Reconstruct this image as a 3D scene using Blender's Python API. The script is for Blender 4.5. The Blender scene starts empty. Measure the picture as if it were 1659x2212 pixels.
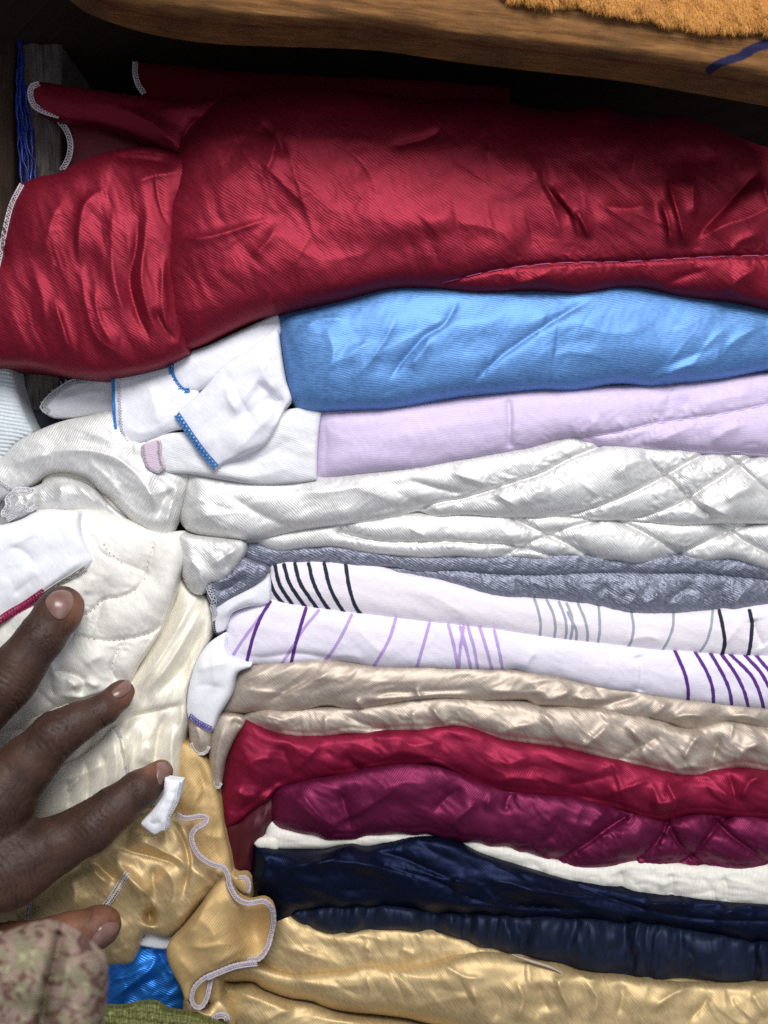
import bpy, math, numpy as np
from mathutils import Vector

SC = bpy.context.scene
COL = SC.collection
# ---------------------------------------------------------------- units
# sizes on the front of the stack are kept in "px": 1 px = S metres; depth is in px too (negative = nearer)
S = 0.30 / 1659.0
DPX = 0.325 / S                    # distance camera - front of the stack
ZC = 0.24                          # height of the view axis above the lower shelf
RNG = np.random.default_rng(7)

# ---------------------------------------------------------------- camera
cam = bpy.data.cameras.new('camera')
cam.sensor_fit = 'HORIZONTAL'; cam.sensor_width = 36.0
cam.lens = 36.0 * 0.325 / 0.30
cam.clip_start = 0.01; cam.clip_end = 20
cam.dof.use_dof = True; cam.dof.focus_distance = 0.322; cam.dof.aperture_fstop = 14
cam_o = bpy.data.objects.new('camera', cam); COL.objects.link(cam_o)
cam_o.location = (0, -0.325, ZC); cam_o.rotation_euler = (math.pi / 2, 0, 0)
SC.camera = cam_o

# ---------------------------------------------------------------- light: the room in front of the shelf
w = bpy.data.worlds.new('World'); SC.world = w; w.use_nodes = True
bg = w.node_tree.nodes['Background']
bg.inputs[0].default_value = (0.74, 0.78, 0.90, 1); bg.inputs[1].default_value = 0.27
def area(name, loc, target, size, power, col, size_y=None):
    l = bpy.data.lights.new(name, 'AREA'); l.energy = power; l.color = col
    l.shape = 'RECTANGLE'; l.size = size; l.size_y = size_y or size
    o = bpy.data.objects.new(name, l); COL.objects.link(o); o.location = loc
    o.rotation_euler = (Vector(target) - Vector(loc)).to_track_quat('-Z', 'Y').to_euler()
    return o
area('ceiling_lamp', (0.08, -0.66, ZC + 0.54), (0.03, 0, ZC - 0.08), 0.50, 8.4, (1.0, 0.985, 0.965), 0.34)
area('front_fill_lamp', (0.40, -1.15, ZC - 0.10), (0.0, 0, ZC - 0.10), 0.9, 2.5, (0.88, 0.93, 1.0))  # added fill lamp that lifts the shadows, not a fitting of the shop
SC.view_settings.view_transform = 'Standard'
try: SC.view_settings.look = 'None'
except Exception: pass
SC.view_settings.exposure = 0.0; SC.view_settings.gamma = 1.0
SC.view_settings.use_curve_mapping = False
SC.cycles.use_denoising = False
SC.cycles.max_bounces = 8; SC.cycles.diffuse_bounces = 3; SC.cycles.glossy_bounces = 3
SC.cycles.transmission_bounces = 2; SC.cycles.caustics_reflective = False; SC.cycles.caustics_refractive = False

# ---------------------------------------------------------------- numeric helpers
def pt(s):
    return np.array([[float(v) for v in p.split(',')] for p in s.split()], float)

def spline(P, step=8.0, closed=False, sharp=()):
    """centripetal-ish Catmull-Rom through P, sampled every ~step"""
    P = np.asarray(P, float); n = len(P); out = []
    segs = n if closed else n - 1
    for i in range(segs):
        p1, p2 = P[i], P[(i + 1) % n]
        p0 = P[(i - 1) % n] if (closed or i > 0) else 2 * p1 - p2
        p3 = P[(i + 2) % n] if (closed or i + 2 < n) else 2 * p2 - p1
        L = np.linalg.norm((p2 - p1)[:2]); 
        l0 = max(np.linalg.norm((p1 - p0)[:2]), 1e-6); l2 = max(np.linalg.norm((p3 - p2)[:2]), 1e-6); L = max(L, 1e-6)
        m1 = (p2 - p0) / (L + l0) * L; m2 = (p3 - p1) / (L + l2) * L
        if i in sharp: m1 = p2 - p1
        if (i + 1) % n in sharp: m2 = p2 - p1
        k = max(1, int(round(L / step)))
        t = (np.arange(k) / k)[:, None]
        out.append((2*t**3 - 3*t**2 + 1)*p1 + (t**3 - 2*t**2 + t)*m1 + (-2*t**3 + 3*t**2)*p2 + (t**3 - t**2)*m2)
    if not closed: out.append(P[-1:])
    return np.concatenate(out)

def _hash(ix, iy, seed):
    h = (ix.astype(np.int64) * 374761393 + iy.astype(np.int64) * 668265263 + seed * 974634777) & 0x7fffffff
    h = ((h ^ (h >> 13)) * 1274126177) & 0x7fffffff
    return h ^ (h >> 16)

def perlin(x, y, seed=0):
    x = np.asarray(x, float); y = np.asarray(y, float)
    ix = np.floor(x); iy = np.floor(y); fx = x - ix; fy = y - iy
    ix = ix.astype(np.int64); iy = iy.astype(np.int64)
    def g(dx, dy):
        a = (_hash(ix + dx, iy + dy, seed) % 4096) * (2 * math.pi / 4096)
        return np.cos(a) * (fx - dx) + np.sin(a) * (fy - dy)
    u = fx**3 * (fx * (fx * 6 - 15) + 10); v = fy**3 * (fy * (fy * 6 - 15) + 10)
    n0 = g(0, 0) * (1 - u) + g(1, 0) * u; n1 = g(0, 1) * (1 - u) + g(1, 1) * u
    return (n0 * (1 - v) + n1 * v) * 1.5

def rot(x, y, deg):
    a = math.radians(deg); return x * math.cos(a) + y * math.sin(a), -x * math.sin(a) + y * math.cos(a)

def fbm(x, y, ang, lx, ly, seed, octs=3, gain=.5, ridged=False, warp=0.0):
    """noise stretched along direction ang (deg, image axes x right, y down); lx along, ly across (px)"""
    if warp:
        x = x + warp * perlin(x / 90, y / 90, seed + 50); y = y + warp * perlin(x / 90 + 7.3, y / 90 + 3.1, seed + 51)
    a, b = rot(x, y, ang); r = 0; amp = 1
    for i in range(octs):
        n = perlin(a / lx, b / ly, seed + i)
        r = r + amp * ((0.35 - np.sqrt(n * n + 0.0016)) * 1.6 if ridged else n)
        a = a * 1.9 + 13.7; b = b * 1.9 + 5.1; amp *= gain
    return r * (.5 if ridged else .75)

def poly_dist(X, Y, P, closed=True):
    """distance, signed side and arc parameter to a polyline"""
    X = X.ravel(); Y = Y.ravel(); n = len(X)
    best = np.full(n, 1e18); side = np.zeros(n); tt = np.zeros(n); qx = np.zeros(n); qy = np.zeros(n)
    segs = len(P) if closed else len(P) - 1
    ln = np.array([np.linalg.norm(P[(i + 1) % len(P)] - P[i]) for i in range(segs)])
    acc = np.concatenate([[0], np.cumsum(ln)]); tot = max(acc[-1], 1e-9)
    for i in range(segs):
        a = P[i]; b = P[(i + 1) % len(P)]; d = b - a; L2 = d @ d
        if L2 < 1e-12: continue
        t = np.clip(((X - a[0]) * d[0] + (Y - a[1]) * d[1]) / L2, 0, 1)
        px = a[0] + t * d[0]; py = a[1] + t * d[1]
        D2 = (X - px)**2 + (Y - py)**2
        m = D2 < best
        if not m.any(): continue
        best[m] = D2[m]; qx[m] = px[m]; qy[m] = py[m]
        side[m] = (d[0] * (Y[m] - a[1]) - d[1] * (X[m] - a[0]))
        tt[m] = (acc[i] + t[m] * ln[i]) / tot
    return np.sqrt(best), np.sign(side), tt, qx, qy

def inside(X, Y, P):
    r = np.zeros(X.shape, bool); n = len(P); j = n - 1
    for i in range(n):
        xi, yi = P[i]; xj, yj = P[j]
        if yi != yj:
            c = ((yi > Y) != (yj > Y)) & (X < (xj - xi) * (Y - yi) / (yj - yi) + xi)
            r ^= c
        j = i
    return r

def crumple(amp, lam, seed):
    # patches of sharp little folds in changing directions, as in cloth that was pressed and released
    def f(x, y):
        h = 0
        for k, (a, s) in enumerate(((35, 1.0), (-40, 1.25), (80, .8), (8, 1.5))):
            L = lam * s
            ph = (x * math.cos(math.radians(a)) + y * math.sin(math.radians(a))) / L + 1.1 * perlin(x / (2.6 * L), y / (2.6 * L), seed + 7 * k) + .25 * perlin(x / (.8 * L), y / (.8 * L), seed + 7 * k + 1)
            fr = ph - np.floor(ph); u = np.where(fr < .78, fr / .78, (1 - fr) / .22); u = u - .12 * u ** 6
            m = np.clip(1.9 * perlin(x / (2.2 * L) + 9.1 * k, y / (1.7 * L), seed + 7 * k + 2) - .12, 0, 1)
            h = h + m * (u - .5) * s
        return .75 * amp * h
    return f
CRUMP = {}
# crease descriptors --------------------------------------------------------
def crease(pts, amp, w, w2=None, e=2.5, taper=.3, kind='exp'):
    return ('c', spline(pt(pts) if isinstance(pts, str) else pts, 12), amp, w, w2 or w, e, taper, kind)
def groove(pts, depth=7, w=7, wide=3, ww=34, pucker=2.5, lam=26, reach=30, seed=1):
    return ('g', spline(pt(pts) if isinstance(pts, str) else pts, 12), depth, w, wide, ww, pucker, lam, reach, seed)
def field(cs, X, Y):
    h = np.zeros(X.shape)
    for c in cs:
        if callable(c):
            h += c(X, Y); continue
        P = c[1]; R = 5 * max(c[3], c[4]) if c[0] == 'c' else 3.2 * max(c[5], c[8])
        m = (X > P[:, 0].min() - R) & (X < P[:, 0].max() + R) & (Y > P[:, 1].min() - R) & (Y < P[:, 1].max() + R)
        if not m.any(): continue
        d, sd, t, _, _ = poly_dist(X[m], Y[m], P, closed=False)
        if c[0] == 'c':
            _, _, amp, w, w2, e, tp, kind = c
            ww = np.where(sd >= 0, w, w2)
            q = (np.sqrt(d * d + e * e) - e) / ww
            g = np.exp(-q) if kind == 'exp' else np.exp(-(d / ww)**2)
            tap = np.clip(np.minimum(t, 1 - t) / max(tp, 1e-3), 0, 1); tap = tap * tap * (3 - 2 * tap)
            h[m] += amp * g * tap
        else:
            _, _, dep, w, wide, ww, pk, lam, reach, seed = c
            L = np.linalg.norm(np.diff(P, axis=0), axis=1).sum()
            s = t * L
            ph = s / lam + 1.6 * perlin(s / (lam * 1.7), s * 0 + .5, seed) + .6 * perlin(s / 20, d / 14, seed + 4) + np.where(sd > 0, .37, 0)
            h[m] += -dep * np.exp(-(d / w)**1.4) - wide * np.exp(-(d / ww)**2) \
                    + .8 * pk * np.cos(2 * math.pi * ph) * np.exp(-d / (.5 * reach)) * (1 - np.exp(-(d / 6)**2)) * (.5 + 1.1 * perlin(s / 50, s * 0 + .2, seed + 9))
    return h

def hem(bottom, dy, x0, x1=1800, seed=3, depth=2.2):
    P = pt(bottom); P = P[(P[:, 0] >= x0) & (P[:, 0] <= x1)] + [0, dy]
    return groove(P, depth, 3.5, 2, 16, 2.6, 22, 22, seed)
def wr(n, box, ang, dang, L, w, amp, seed, e=2.0):
    """n random tapered creases (ridges and valleys) in a box, directions ang +- dang"""
    r = np.random.default_rng(seed); out = []
    for i in range(n):
        L0 = L * 1.5; x = r.uniform(box[0], box[2]); y = r.uniform(box[1], box[3])
        a = math.radians(ang + r.normal() * dang); l = L0 * r.uniform(.5, 1.5); k = r.normal() * .35
        ts = np.linspace(-.5, .5, 5)
        P = np.array([[x + l * t * math.cos(a + k * t) , y + l * t * math.sin(a + k * t)] for t in ts])
        A = amp * r.uniform(.4, 1.2) * (1 if r.random() < .6 else -1); W = w * r.uniform(.6, 1.6)
        a_, b_ = W * r.uniform(1.3, 2.6), W * r.uniform(.22, .5)
        out.append(crease(P, A * .85, *((a_, b_) if r.random() < .5 else (b_, a_)), e=e, taper=.45))
    return out

# ---------------------------------------------------------------- world mapping / mesh
def W3(px, py, dep):
    f = (DPX + dep) / DPX
    return np.stack([(px - 829.5) * S * f, dep * S + 0 * px, (1106 - py) * S * f + ZC], -1)

def new_mesh(name, V, F, mat, parent, uv=None, attrs=None, smooth=True):
    """V Nx3 world, F list of arrays (n,3)/(n,4)"""
    me = bpy.data.meshes.new(name)
    off = np.zeros(3); q = parent
    while q is not None: off = off + np.array(q.location); q = q.parent
    V = np.asarray(V, float) - off
    me.vertices.add(len(V)); me.vertices.foreach_set('co', V.astype(np.float32).ravel())
    F = [np.asarray(f, np.int32) for f in F if len(f)]
    loops = np.concatenate([f.ravel() for f in F]); sizes = np.concatenate([np.full(len(f), f.shape[1], np.int32) for f in F])
    starts = np.concatenate([[0], np.cumsum(sizes)[:-1]]).astype(np.int32)
    me.loops.add(len(loops)); me.loops.foreach_set('vertex_index', loops)
    me.polygons.add(len(sizes)); me.polygons.foreach_set('loop_start', starts); me.polygons.foreach_set('loop_total', sizes)
    me.polygons.foreach_set('use_smooth', np.full(len(sizes), smooth))
    if uv is not None:
        l = me.uv_layers.new(name='UVMap'); l.data.foreach_set('uv', np.asarray(uv, np.float32)[loops].ravel())
    for k, a in (attrs or {}).items():
        at = me.attributes.new(k, 'FLOAT', 'POINT'); at.data.foreach_set('value', np.asarray(a, np.float32))
    me.update(calc_edges=True); me.validate()
    o = bpy.data.objects.new(name, me); COL.objects.link(o)
    if mat is not None: me.materials.append(mat)
    if parent is not None: o.parent = parent
    return o

def thing(name, label, cat, px, py, dep=0, group=None):
    o = bpy.data.objects.new(name, None); COL.objects.link(o); o.empty_display_size = .01
    o.location = W3(np.array(float(px)), np.array(float(py)), float(dep)).tolist()
    o['label'] = label; o['category'] = cat
    if group: o['group'] = group
    return o

def blur2(a, m, n=1):
    for _ in range(n):
        b = np.pad(a, 1, mode='edge'); k = np.pad(m.astype(float), 1)
        num = sum(b[1+dy:b.shape[0]-1+dy, 1+dx:b.shape[1]-1+dx] * k[1+dy:k.shape[0]-1+dy, 1+dx:k.shape[1]-1+dx] for dy in (-1,0,1) for dx in (-1,0,1))
        den = sum(k[1+dy:k.shape[0]-1+dy, 1+dx:k.shape[1]-1+dx] for dy in (-1,0,1) for dx in (-1,0,1))
        a = np.where(m, num / np.maximum(den, 1), a)
    return a

def inflate(mask, h, r):
    """screened Poisson phi'' = phi/r^2 - 1 on the mask; 0 outside"""
    def solve(m, hh, phi, it):
        lam = (hh / r)**2
        for _ in range(it):
            p = np.pad(phi, 1)
            phi = np.where(m, (p[:-2,1:-1] + p[2:,1:-1] + p[1:-1,:-2] + p[1:-1,2:] + hh*hh) / (4 + lam), 0)
        return phi
    ny, nx = mask.shape; f = 4
    m4 = mask[f//2::f, f//2::f]
    p4 = solve(m4, h * f, np.zeros(m4.shape), 160)
    up = np.repeat(np.repeat(p4, f, 0), f, 1)
    up = np.pad(up, ((0, max(0, ny - up.shape[0])), (0, max(0, nx - up.shape[1]))), mode='edge')[:ny, :nx]
    return solve(mask, h, np.where(mask, up, 0), 60)

class Cloth: pass

def cloth(name, outline, mat, parent, y0=0.0, bulge=60, r=70, creases=(), h=3.0, skirt=420, tilt=(0, 0), edge=14,
          sharp=(), prints=None, base=None, gain=1.0, kind=None, label=None, closed_step=9, uvang=0):
    """a soft body: rounded, wrinkled front inside a smooth outline, running back into the shelf by `skirt`"""
    creases = list(creases)
    if mat is not None and mat.name in CRUMP:
        a_, l_ = CRUMP[mat.name]; creases.append(crumple(a_, l_, 400 + len(bpy.data.meshes) * 31)); creases.append(crumple(a_ * .2, l_ * .38, 900 + len(bpy.data.meshes) * 17))
    if skirt == 800: bulge *= .82; r *= .56
    P0 = pt(outline) if isinstance(outline, str) else np.asarray(outline, float)
    P = spline(P0, closed_step, closed=True, sharp=sharp)
    x0, y0b = P.min(0) - 2 * h; x1, y1 = P.max(0) + 2 * h
    x0 = max(x0, -170); x1 = min(x1, 1830); y0b = max(y0b, -190); y1 = min(y1, 2400)
    nx = int((x1 - x0) / h) + 2; ny = int((y1 - y0b) / h) + 2
    gx = x0 + h * np.arange(nx); gy = y0b + h * np.arange(ny)
    X, Y = np.meshgrid(gx, gy)
    cin = inside(X[:-1, :-1] + h / 2, Y[:-1, :-1] + h / 2, P)
    # drop cells that hang on by a corner only
    for _ in range(2):
        p = np.pad(cin, 1); nb = p[:-2,1:-1].astype(int) + p[2:,1:-1] + p[1:-1,:-2] + p[1:-1,2:]
        cin &= nb >= 2
    vin = np.zeros((ny, nx), bool); c4 = np.zeros((ny, nx), int)
    for dy in (0, 1):
        for dx in (0, 1):
            c4[dy:ny-1+dy, dx:nx-1+dx] += cin
    used = c4 > 0; bnd = used & (c4 < 4)
    # boundary nodes onto the outline
    d, sd, t, qx, qy = poly_dist(X[bnd], Y[bnd], P)
    ok = d < 1.6 * h
    xb = X[bnd]; yb = Y[bnd]; xb[ok] = qx[ok]; yb[ok] = qy[ok]
    X2 = X.copy(); Y2 = Y.copy(); X2[bnd] = xb; Y2[bnd] = yb
    inn = used & ~bnd
    phi = inflate(inn, h, r)
    # distance to edge, near the edge only
    near = inn & (phi < (6 * h) * r)
    dist = np.full(X.shape, 1e3); dist[bnd] = 0
    if near.any():
        dn, *_ = poly_dist(X[near], Y[near], P); dist[near] = dn
    if near.sum() > 0:
        # make phi follow the true distance close to the edge
        sl = phi[inn].max() / max(r, 1)
        phi = blur2(phi, inn, 1) * np.clip(dist / (2 * h), 0.0, 1) ** .6
    q = np.sqrt(np.clip(phi, 0, None) / (r * r))
    # interior nodes next to the boundary: relax a bit for clean cells
    for _ in range(3):
        nxt = np.zeros((ny, nx), bool); pb = np.pad(bnd, 1)
        nxt = inn & (pb[:-2,1:-1] | pb[2:,1:-1] | pb[1:-1,:-2] | pb[1:-1,2:])
        for A in (X2, Y2):
            p = np.pad(A, 1, mode='edge'); A[nxt] = (.5 * A + .125 * (p[:-2,1:-1] + p[2:,1:-1] + p[1:-1,:-2] + p[1:-1,2:]))[nxt]
    xs = X2[used]; ys = Y2[used]
    damp = np.clip(dist[used] / edge, 0, 1) if edge > 0 else np.ones(used.sum())
    cx = .5 * (P[:, 0].min() + P[:, 0].max()); cy = .5 * (P[:, 1].min() + P[:, 1].max())
    hgt = field(creases, xs, ys) * gain
    dep = y0 + (xs - cx) * tilt[0] + (ys - cy) * tilt[1] - bulge * q[used] - hgt * damp
    if base is not None: dep = dep + base(xs, ys)
    V = W3(xs, ys, dep)
    idx = np.full((ny, nx), -1, np.int64); idx[used] = np.arange(used.sum())
    a = idx[:-1, :-1][cin]; b = idx[:-1, 1:][cin]; c = idx[1:, 1:][cin]; e = idx[1:, :-1][cin]
    Q = np.stack([a, e, c, b], 1)
    uv = np.stack([xs, -ys], 1)
    N = len(V); F = [Q]
    if skirt:
        ed = np.concatenate([Q[:, [0, 1]], Q[:, [1, 2]], Q[:, [2, 3]], Q[:, [3, 0]]])
        key = ed[:, 0] * (N + 1) + ed[:, 1]; rev = ed[:, 1] * (N + 1) + ed[:, 0]
        be = ed[~np.isin(key, rev)]
        bv = np.unique(be); mp = np.full(N, -1); mp[bv] = np.arange(len(bv))
        # first ring: slightly inward and back for a rounded lip, second: straight back
        f0 = (DPX + dep[bv]) / DPX
        ring = V[bv] + np.array([0, skirt * S, 0])
        V = np.concatenate([V, ring]); uv = np.concatenate([uv, uv[bv] + [0, -skirt]])
        F.append(np.stack([be[:, 1], be[:, 0], N + mp[be[:, 0]], N + mp[be[:, 1]]], 1))
    attrs = {}
    for k, cs, hw in (prints or []):
        m = np.full(len(V), 99.0)
        for cpts in cs:
            CP = spline(pt(cpts), 8)
            bb = (xs > CP[:, 0].min() - 4 * hw) & (xs < CP[:, 0].max() + 4 * hw) & (ys > CP[:, 1].min() - 4 * hw) & (ys < CP[:, 1].max() + 4 * hw)
            if bb.any():
                dd, _, tt, _, _ = poly_dist(xs[bb], ys[bb], CP, closed=False)
                ii = np.where(bb)[0]; m[ii] = np.minimum(m[ii], dd / hw)
        attrs[k] = m
    o = new_mesh(name, V, F, mat, parent, uv, attrs)
    if kind: o['kind'] = kind
    if label: o['label'] = label
    C = Cloth(); C.o = o; C.X = gx; C.Y = gy; C.P = P; C.parent = parent
    D = np.full((ny, nx), np.nan); D[used] = dep; C.D = D; C.h = h; C.x0 = x0; C.y0 = y0b
    return C

def depth_on(C, xs, ys):
    """front depth of a cloth at image places (nearest defined grid node)"""
    ix = np.clip(np.round((np.asarray(xs) - C.x0) / C.h).astype(int), 0, C.D.shape[1] - 1)
    iy = np.clip(np.round((np.asarray(ys) - C.y0) / C.h).astype(int), 0, C.D.shape[0] - 1)
    out = np.empty(len(ix)); jy, jx = np.where(~np.isnan(C.D)); vals = C.D[jy, jx]
    for k in range(len(ix)):
        v = C.D[iy[k], ix[k]]
        if np.isnan(v):
            i = np.argmin((jy - iy[k])**2 + (jx - ix[k])**2); v = vals[i]
        out[k] = v
    return out

def smooth1(a, n=2):
    for _ in range(n):
        p = np.pad(a, 1, mode='edge'); a = (p[:-2] + 2 * p[1:-1] + p[2:]) / 4
    return a

def tube_geo(P, rad, sides=6):
    """P Nx3 world points; rad scalar or N"""
    P = np.asarray(P, float); n = len(P); rad = np.broadcast_to(np.asarray(rad, float), (n,))
    T = np.gradient(P, axis=0); T /= np.maximum(np.linalg.norm(T, axis=1, keepdims=True), 1e-12)
    up = np.array([0.0, -1.0, 0.0])
    A = np.cross(T, up); la = np.linalg.norm(A, axis=1, keepdims=True)
    A = np.where(la > .05, A / np.maximum(la, 1e-9), np.array([1.0, 0, 0])); B = np.cross(T, A)
    an = np.arange(sides) * 2 * math.pi / sides
    V = P[:, None] + rad[:, None, None] * (np.cos(an)[None, :, None] * A[:, None] + np.sin(an)[None, :, None] * B[:, None])
    V = V.reshape(-1, 3)
    i = np.arange(n - 1)[:, None] * sides; j = np.arange(sides)[None]; k = (j + 1) % sides
    F = np.stack([i + j, i + k, i + sides + k, i + sides + j], -1).reshape(-1, 4)
    capa = np.arange(sides)[None, ::-1]; capb = ((n - 1) * sides + np.arange(sides))[None]
    return V, F, capa, capb

def join(parts):
    Vs = []; Fs = []; o = 0
    for V, F, a, b in parts:
        Vs.append(V); Fs += [F + o, a + o, b + o]; o += len(V)
    return np.concatenate(Vs), Fs

def curve3(C, pts, off=-3.0, step=3.0, dep=None):
    P = spline(pt(pts) if isinstance(pts, str) else pts, step)
    # even resample
    L = np.concatenate([[0], np.cumsum(np.linalg.norm(np.diff(P[:, :2], axis=0), axis=1))])
    s = np.arange(0, L[-1], step); P = np.stack([np.interp(s, L, P[:, k]) for k in range(P.shape[1])], 1)
    if P.shape[1] == 3: z = P[:, 2]
    elif dep is not None: z = np.full(len(P), float(dep))
    else: z = smooth1(depth_on(C, P[:, 0], P[:, 1]), 4)
    return P[:, :2], z + off

def overlock(name, C, pts, mat, parent, width=9, pitch=7, rad=1.5, off=-3.0, dep=None, side=1, bead=2.2, mat2=None, label=None):
    """overlocked edge: an edge bead with zigzag thread loops laid over the cloth edge"""
    P, z = curve3(C, pts, off, 1.6, dep)
    T = np.gradient(P, axis=0); T /= np.maximum(np.linalg.norm(T, axis=1, keepdims=True), 1e-9)
    Nn = np.stack([-T[:, 1], T[:, 0]], 1) * side
    s = np.arange(len(P)) * 1.6
    jit = 1 + .18 * perlin(s / 11, s * 0, 3)
    tri = 2 * np.abs(((s / pitch) % 1) - .5)
    zz = P + Nn * (width * tri * jit)[:, None]
    parts = []
    zq = z if C is None or dep is not None else np.minimum(z, smooth1(depth_on(C, zz[:, 0], zz[:, 1]), 1) - 1.2)
    Z = W3(zz[:, 0], zz[:, 1], zq - 1.5 * np.sin(math.pi * tri)); parts.append(tube_geo(Z, rad * S, 5))
    if bead:
        E = W3(P[:, 0], P[:, 1], z); parts.append(tube_geo(E[::2], bead * S * (1 + .25 * np.sin(s[::2] * 2 * math.pi / pitch)), 6))
        q = P + Nn * width; zb = z if C is None or dep is not None else np.minimum(z, smooth1(depth_on(C, q[:, 0], q[:, 1]), 3) - 1.2)
        Z2 = W3(q[:, 0], q[:, 1], zb - .5); parts.append(tube_geo(Z2[::2], bead * .6 * S, 5))
    V, F = join(parts)
    o = new_mesh(name, V, F, mat, C.o if C is not None else parent)
    if label: o['label'] = label
    return o

def cord(name, C, pts, mat, parent, rad=5.5, off=-2, dep=None, pitch=5.5):
    """thick overlocked cord with twisted thread relief"""
    P, z = curve3(C, pts, off, 1.5, dep)
    s = np.arange(len(P)) * 1.5
    W = W3(P[:, 0], P[:, 1], z); n = len(W); sides = 12
    V, F, a, b = tube_geo(W, rad * S, sides)
    an = np.tile(np.arange(sides) * 2 * math.pi / sides, n); ss = np.repeat(s, sides)
    k = 1 + .15 * np.sin(2 * math.pi * ss / pitch + 1.0 * an) + .16 * perlin(ss / 5, an, 4)
    ctr = np.repeat(W, sides, 0); V = ctr + (V - ctr) * k[:, None]
    return new_mesh(name, V, [F, a, b], mat, C.o if C is not None else parent)

def stitch(name, C, pts, mat, parent, rad=1.3, lam=30, off=-1.5, dip=3.0):
    P, z = curve3(C, pts, off, 2.0)
    s = np.arange(len(P)) * 2.0
    z = z + dip * (np.abs(np.cos(math.pi * s / lam)) ** 8)
    V, F, a, b = tube_geo(W3(P[:, 0], P[:, 1], z), rad * S, 5)
    return new_mesh(name, V, [F, a, b], mat, C.o)

# ---------------------------------------------------------------- materials
def lin(c):
    c = [v / 255 for v in c]
    return tuple(v / 12.92 if v <= .04045 else ((v + .055) / 1.055) ** 2.4 for v in c) + (1,)

class NT:
    def __init__(s, name):
        s.m = bpy.data.materials.new(name); s.m.use_nodes = True; s.t = s.m.node_tree
        s.b = s.t.nodes['Principled BSDF']
    def n(s, typ, **kw):
        x = s.t.nodes.new(typ)
        for k, v in kw.items():
            if hasattr(x, k): setattr(x, k, v)
        return x
    def l(s, a, b): s.t.links.new(a, b)
    def math(s, op, a, b=None, c=None):
        x = s.n('ShaderNodeMath', operation=op)
        for i, v in enumerate((a, b, c)):
            if v is None: continue
            if isinstance(v, (int, float)): x.inputs[i].default_value = v
            else: s.l(v, x.inputs[i])
        return x.outputs[0]
    def noise(s, vec, scale, detail=2, rough=.5, dist=0):
        x = s.n('ShaderNodeTexNoise'); x.inputs['Scale'].default_value = scale; x.inputs['Detail'].default_value = detail
        x.inputs['Roughness'].default_value = rough; x.inputs['Distortion'].default_value = dist
        if vec is not None: s.l(vec, x.inputs['Vector'])
        return x.outputs[0]
    def mix(s, fac, a, b, blend='MIX'):
        x = s.n('ShaderNodeMix', data_type='RGBA', blend_type=blend)
        for i, v in ((0, fac), (6, a), (7, b)):
            if isinstance(v, (int, float)): x.inputs[i].default_value = v
            elif isinstance(v, tuple): x.inputs[i].default_value = v
            else: s.l(v, x.inputs[i])
        return x.outputs[2]
    def ramp(s, fac, stops):
        x = s.n('ShaderNodeValToRGB'); e = x.color_ramp.elements
        while len(e) < len(stops): e.new(.5)
        for q, (p, c) in zip(e, stops): q.position = p; q.color = c
        s.l(fac, x.inputs[0]); return x.outputs[0]
    def vscale(s, vec, v):
        x = s.n('ShaderNodeVectorMath', operation='MULTIPLY'); s.l(vec, x.inputs[0]); x.inputs[1].default_value = v; return x.outputs[0]

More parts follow.
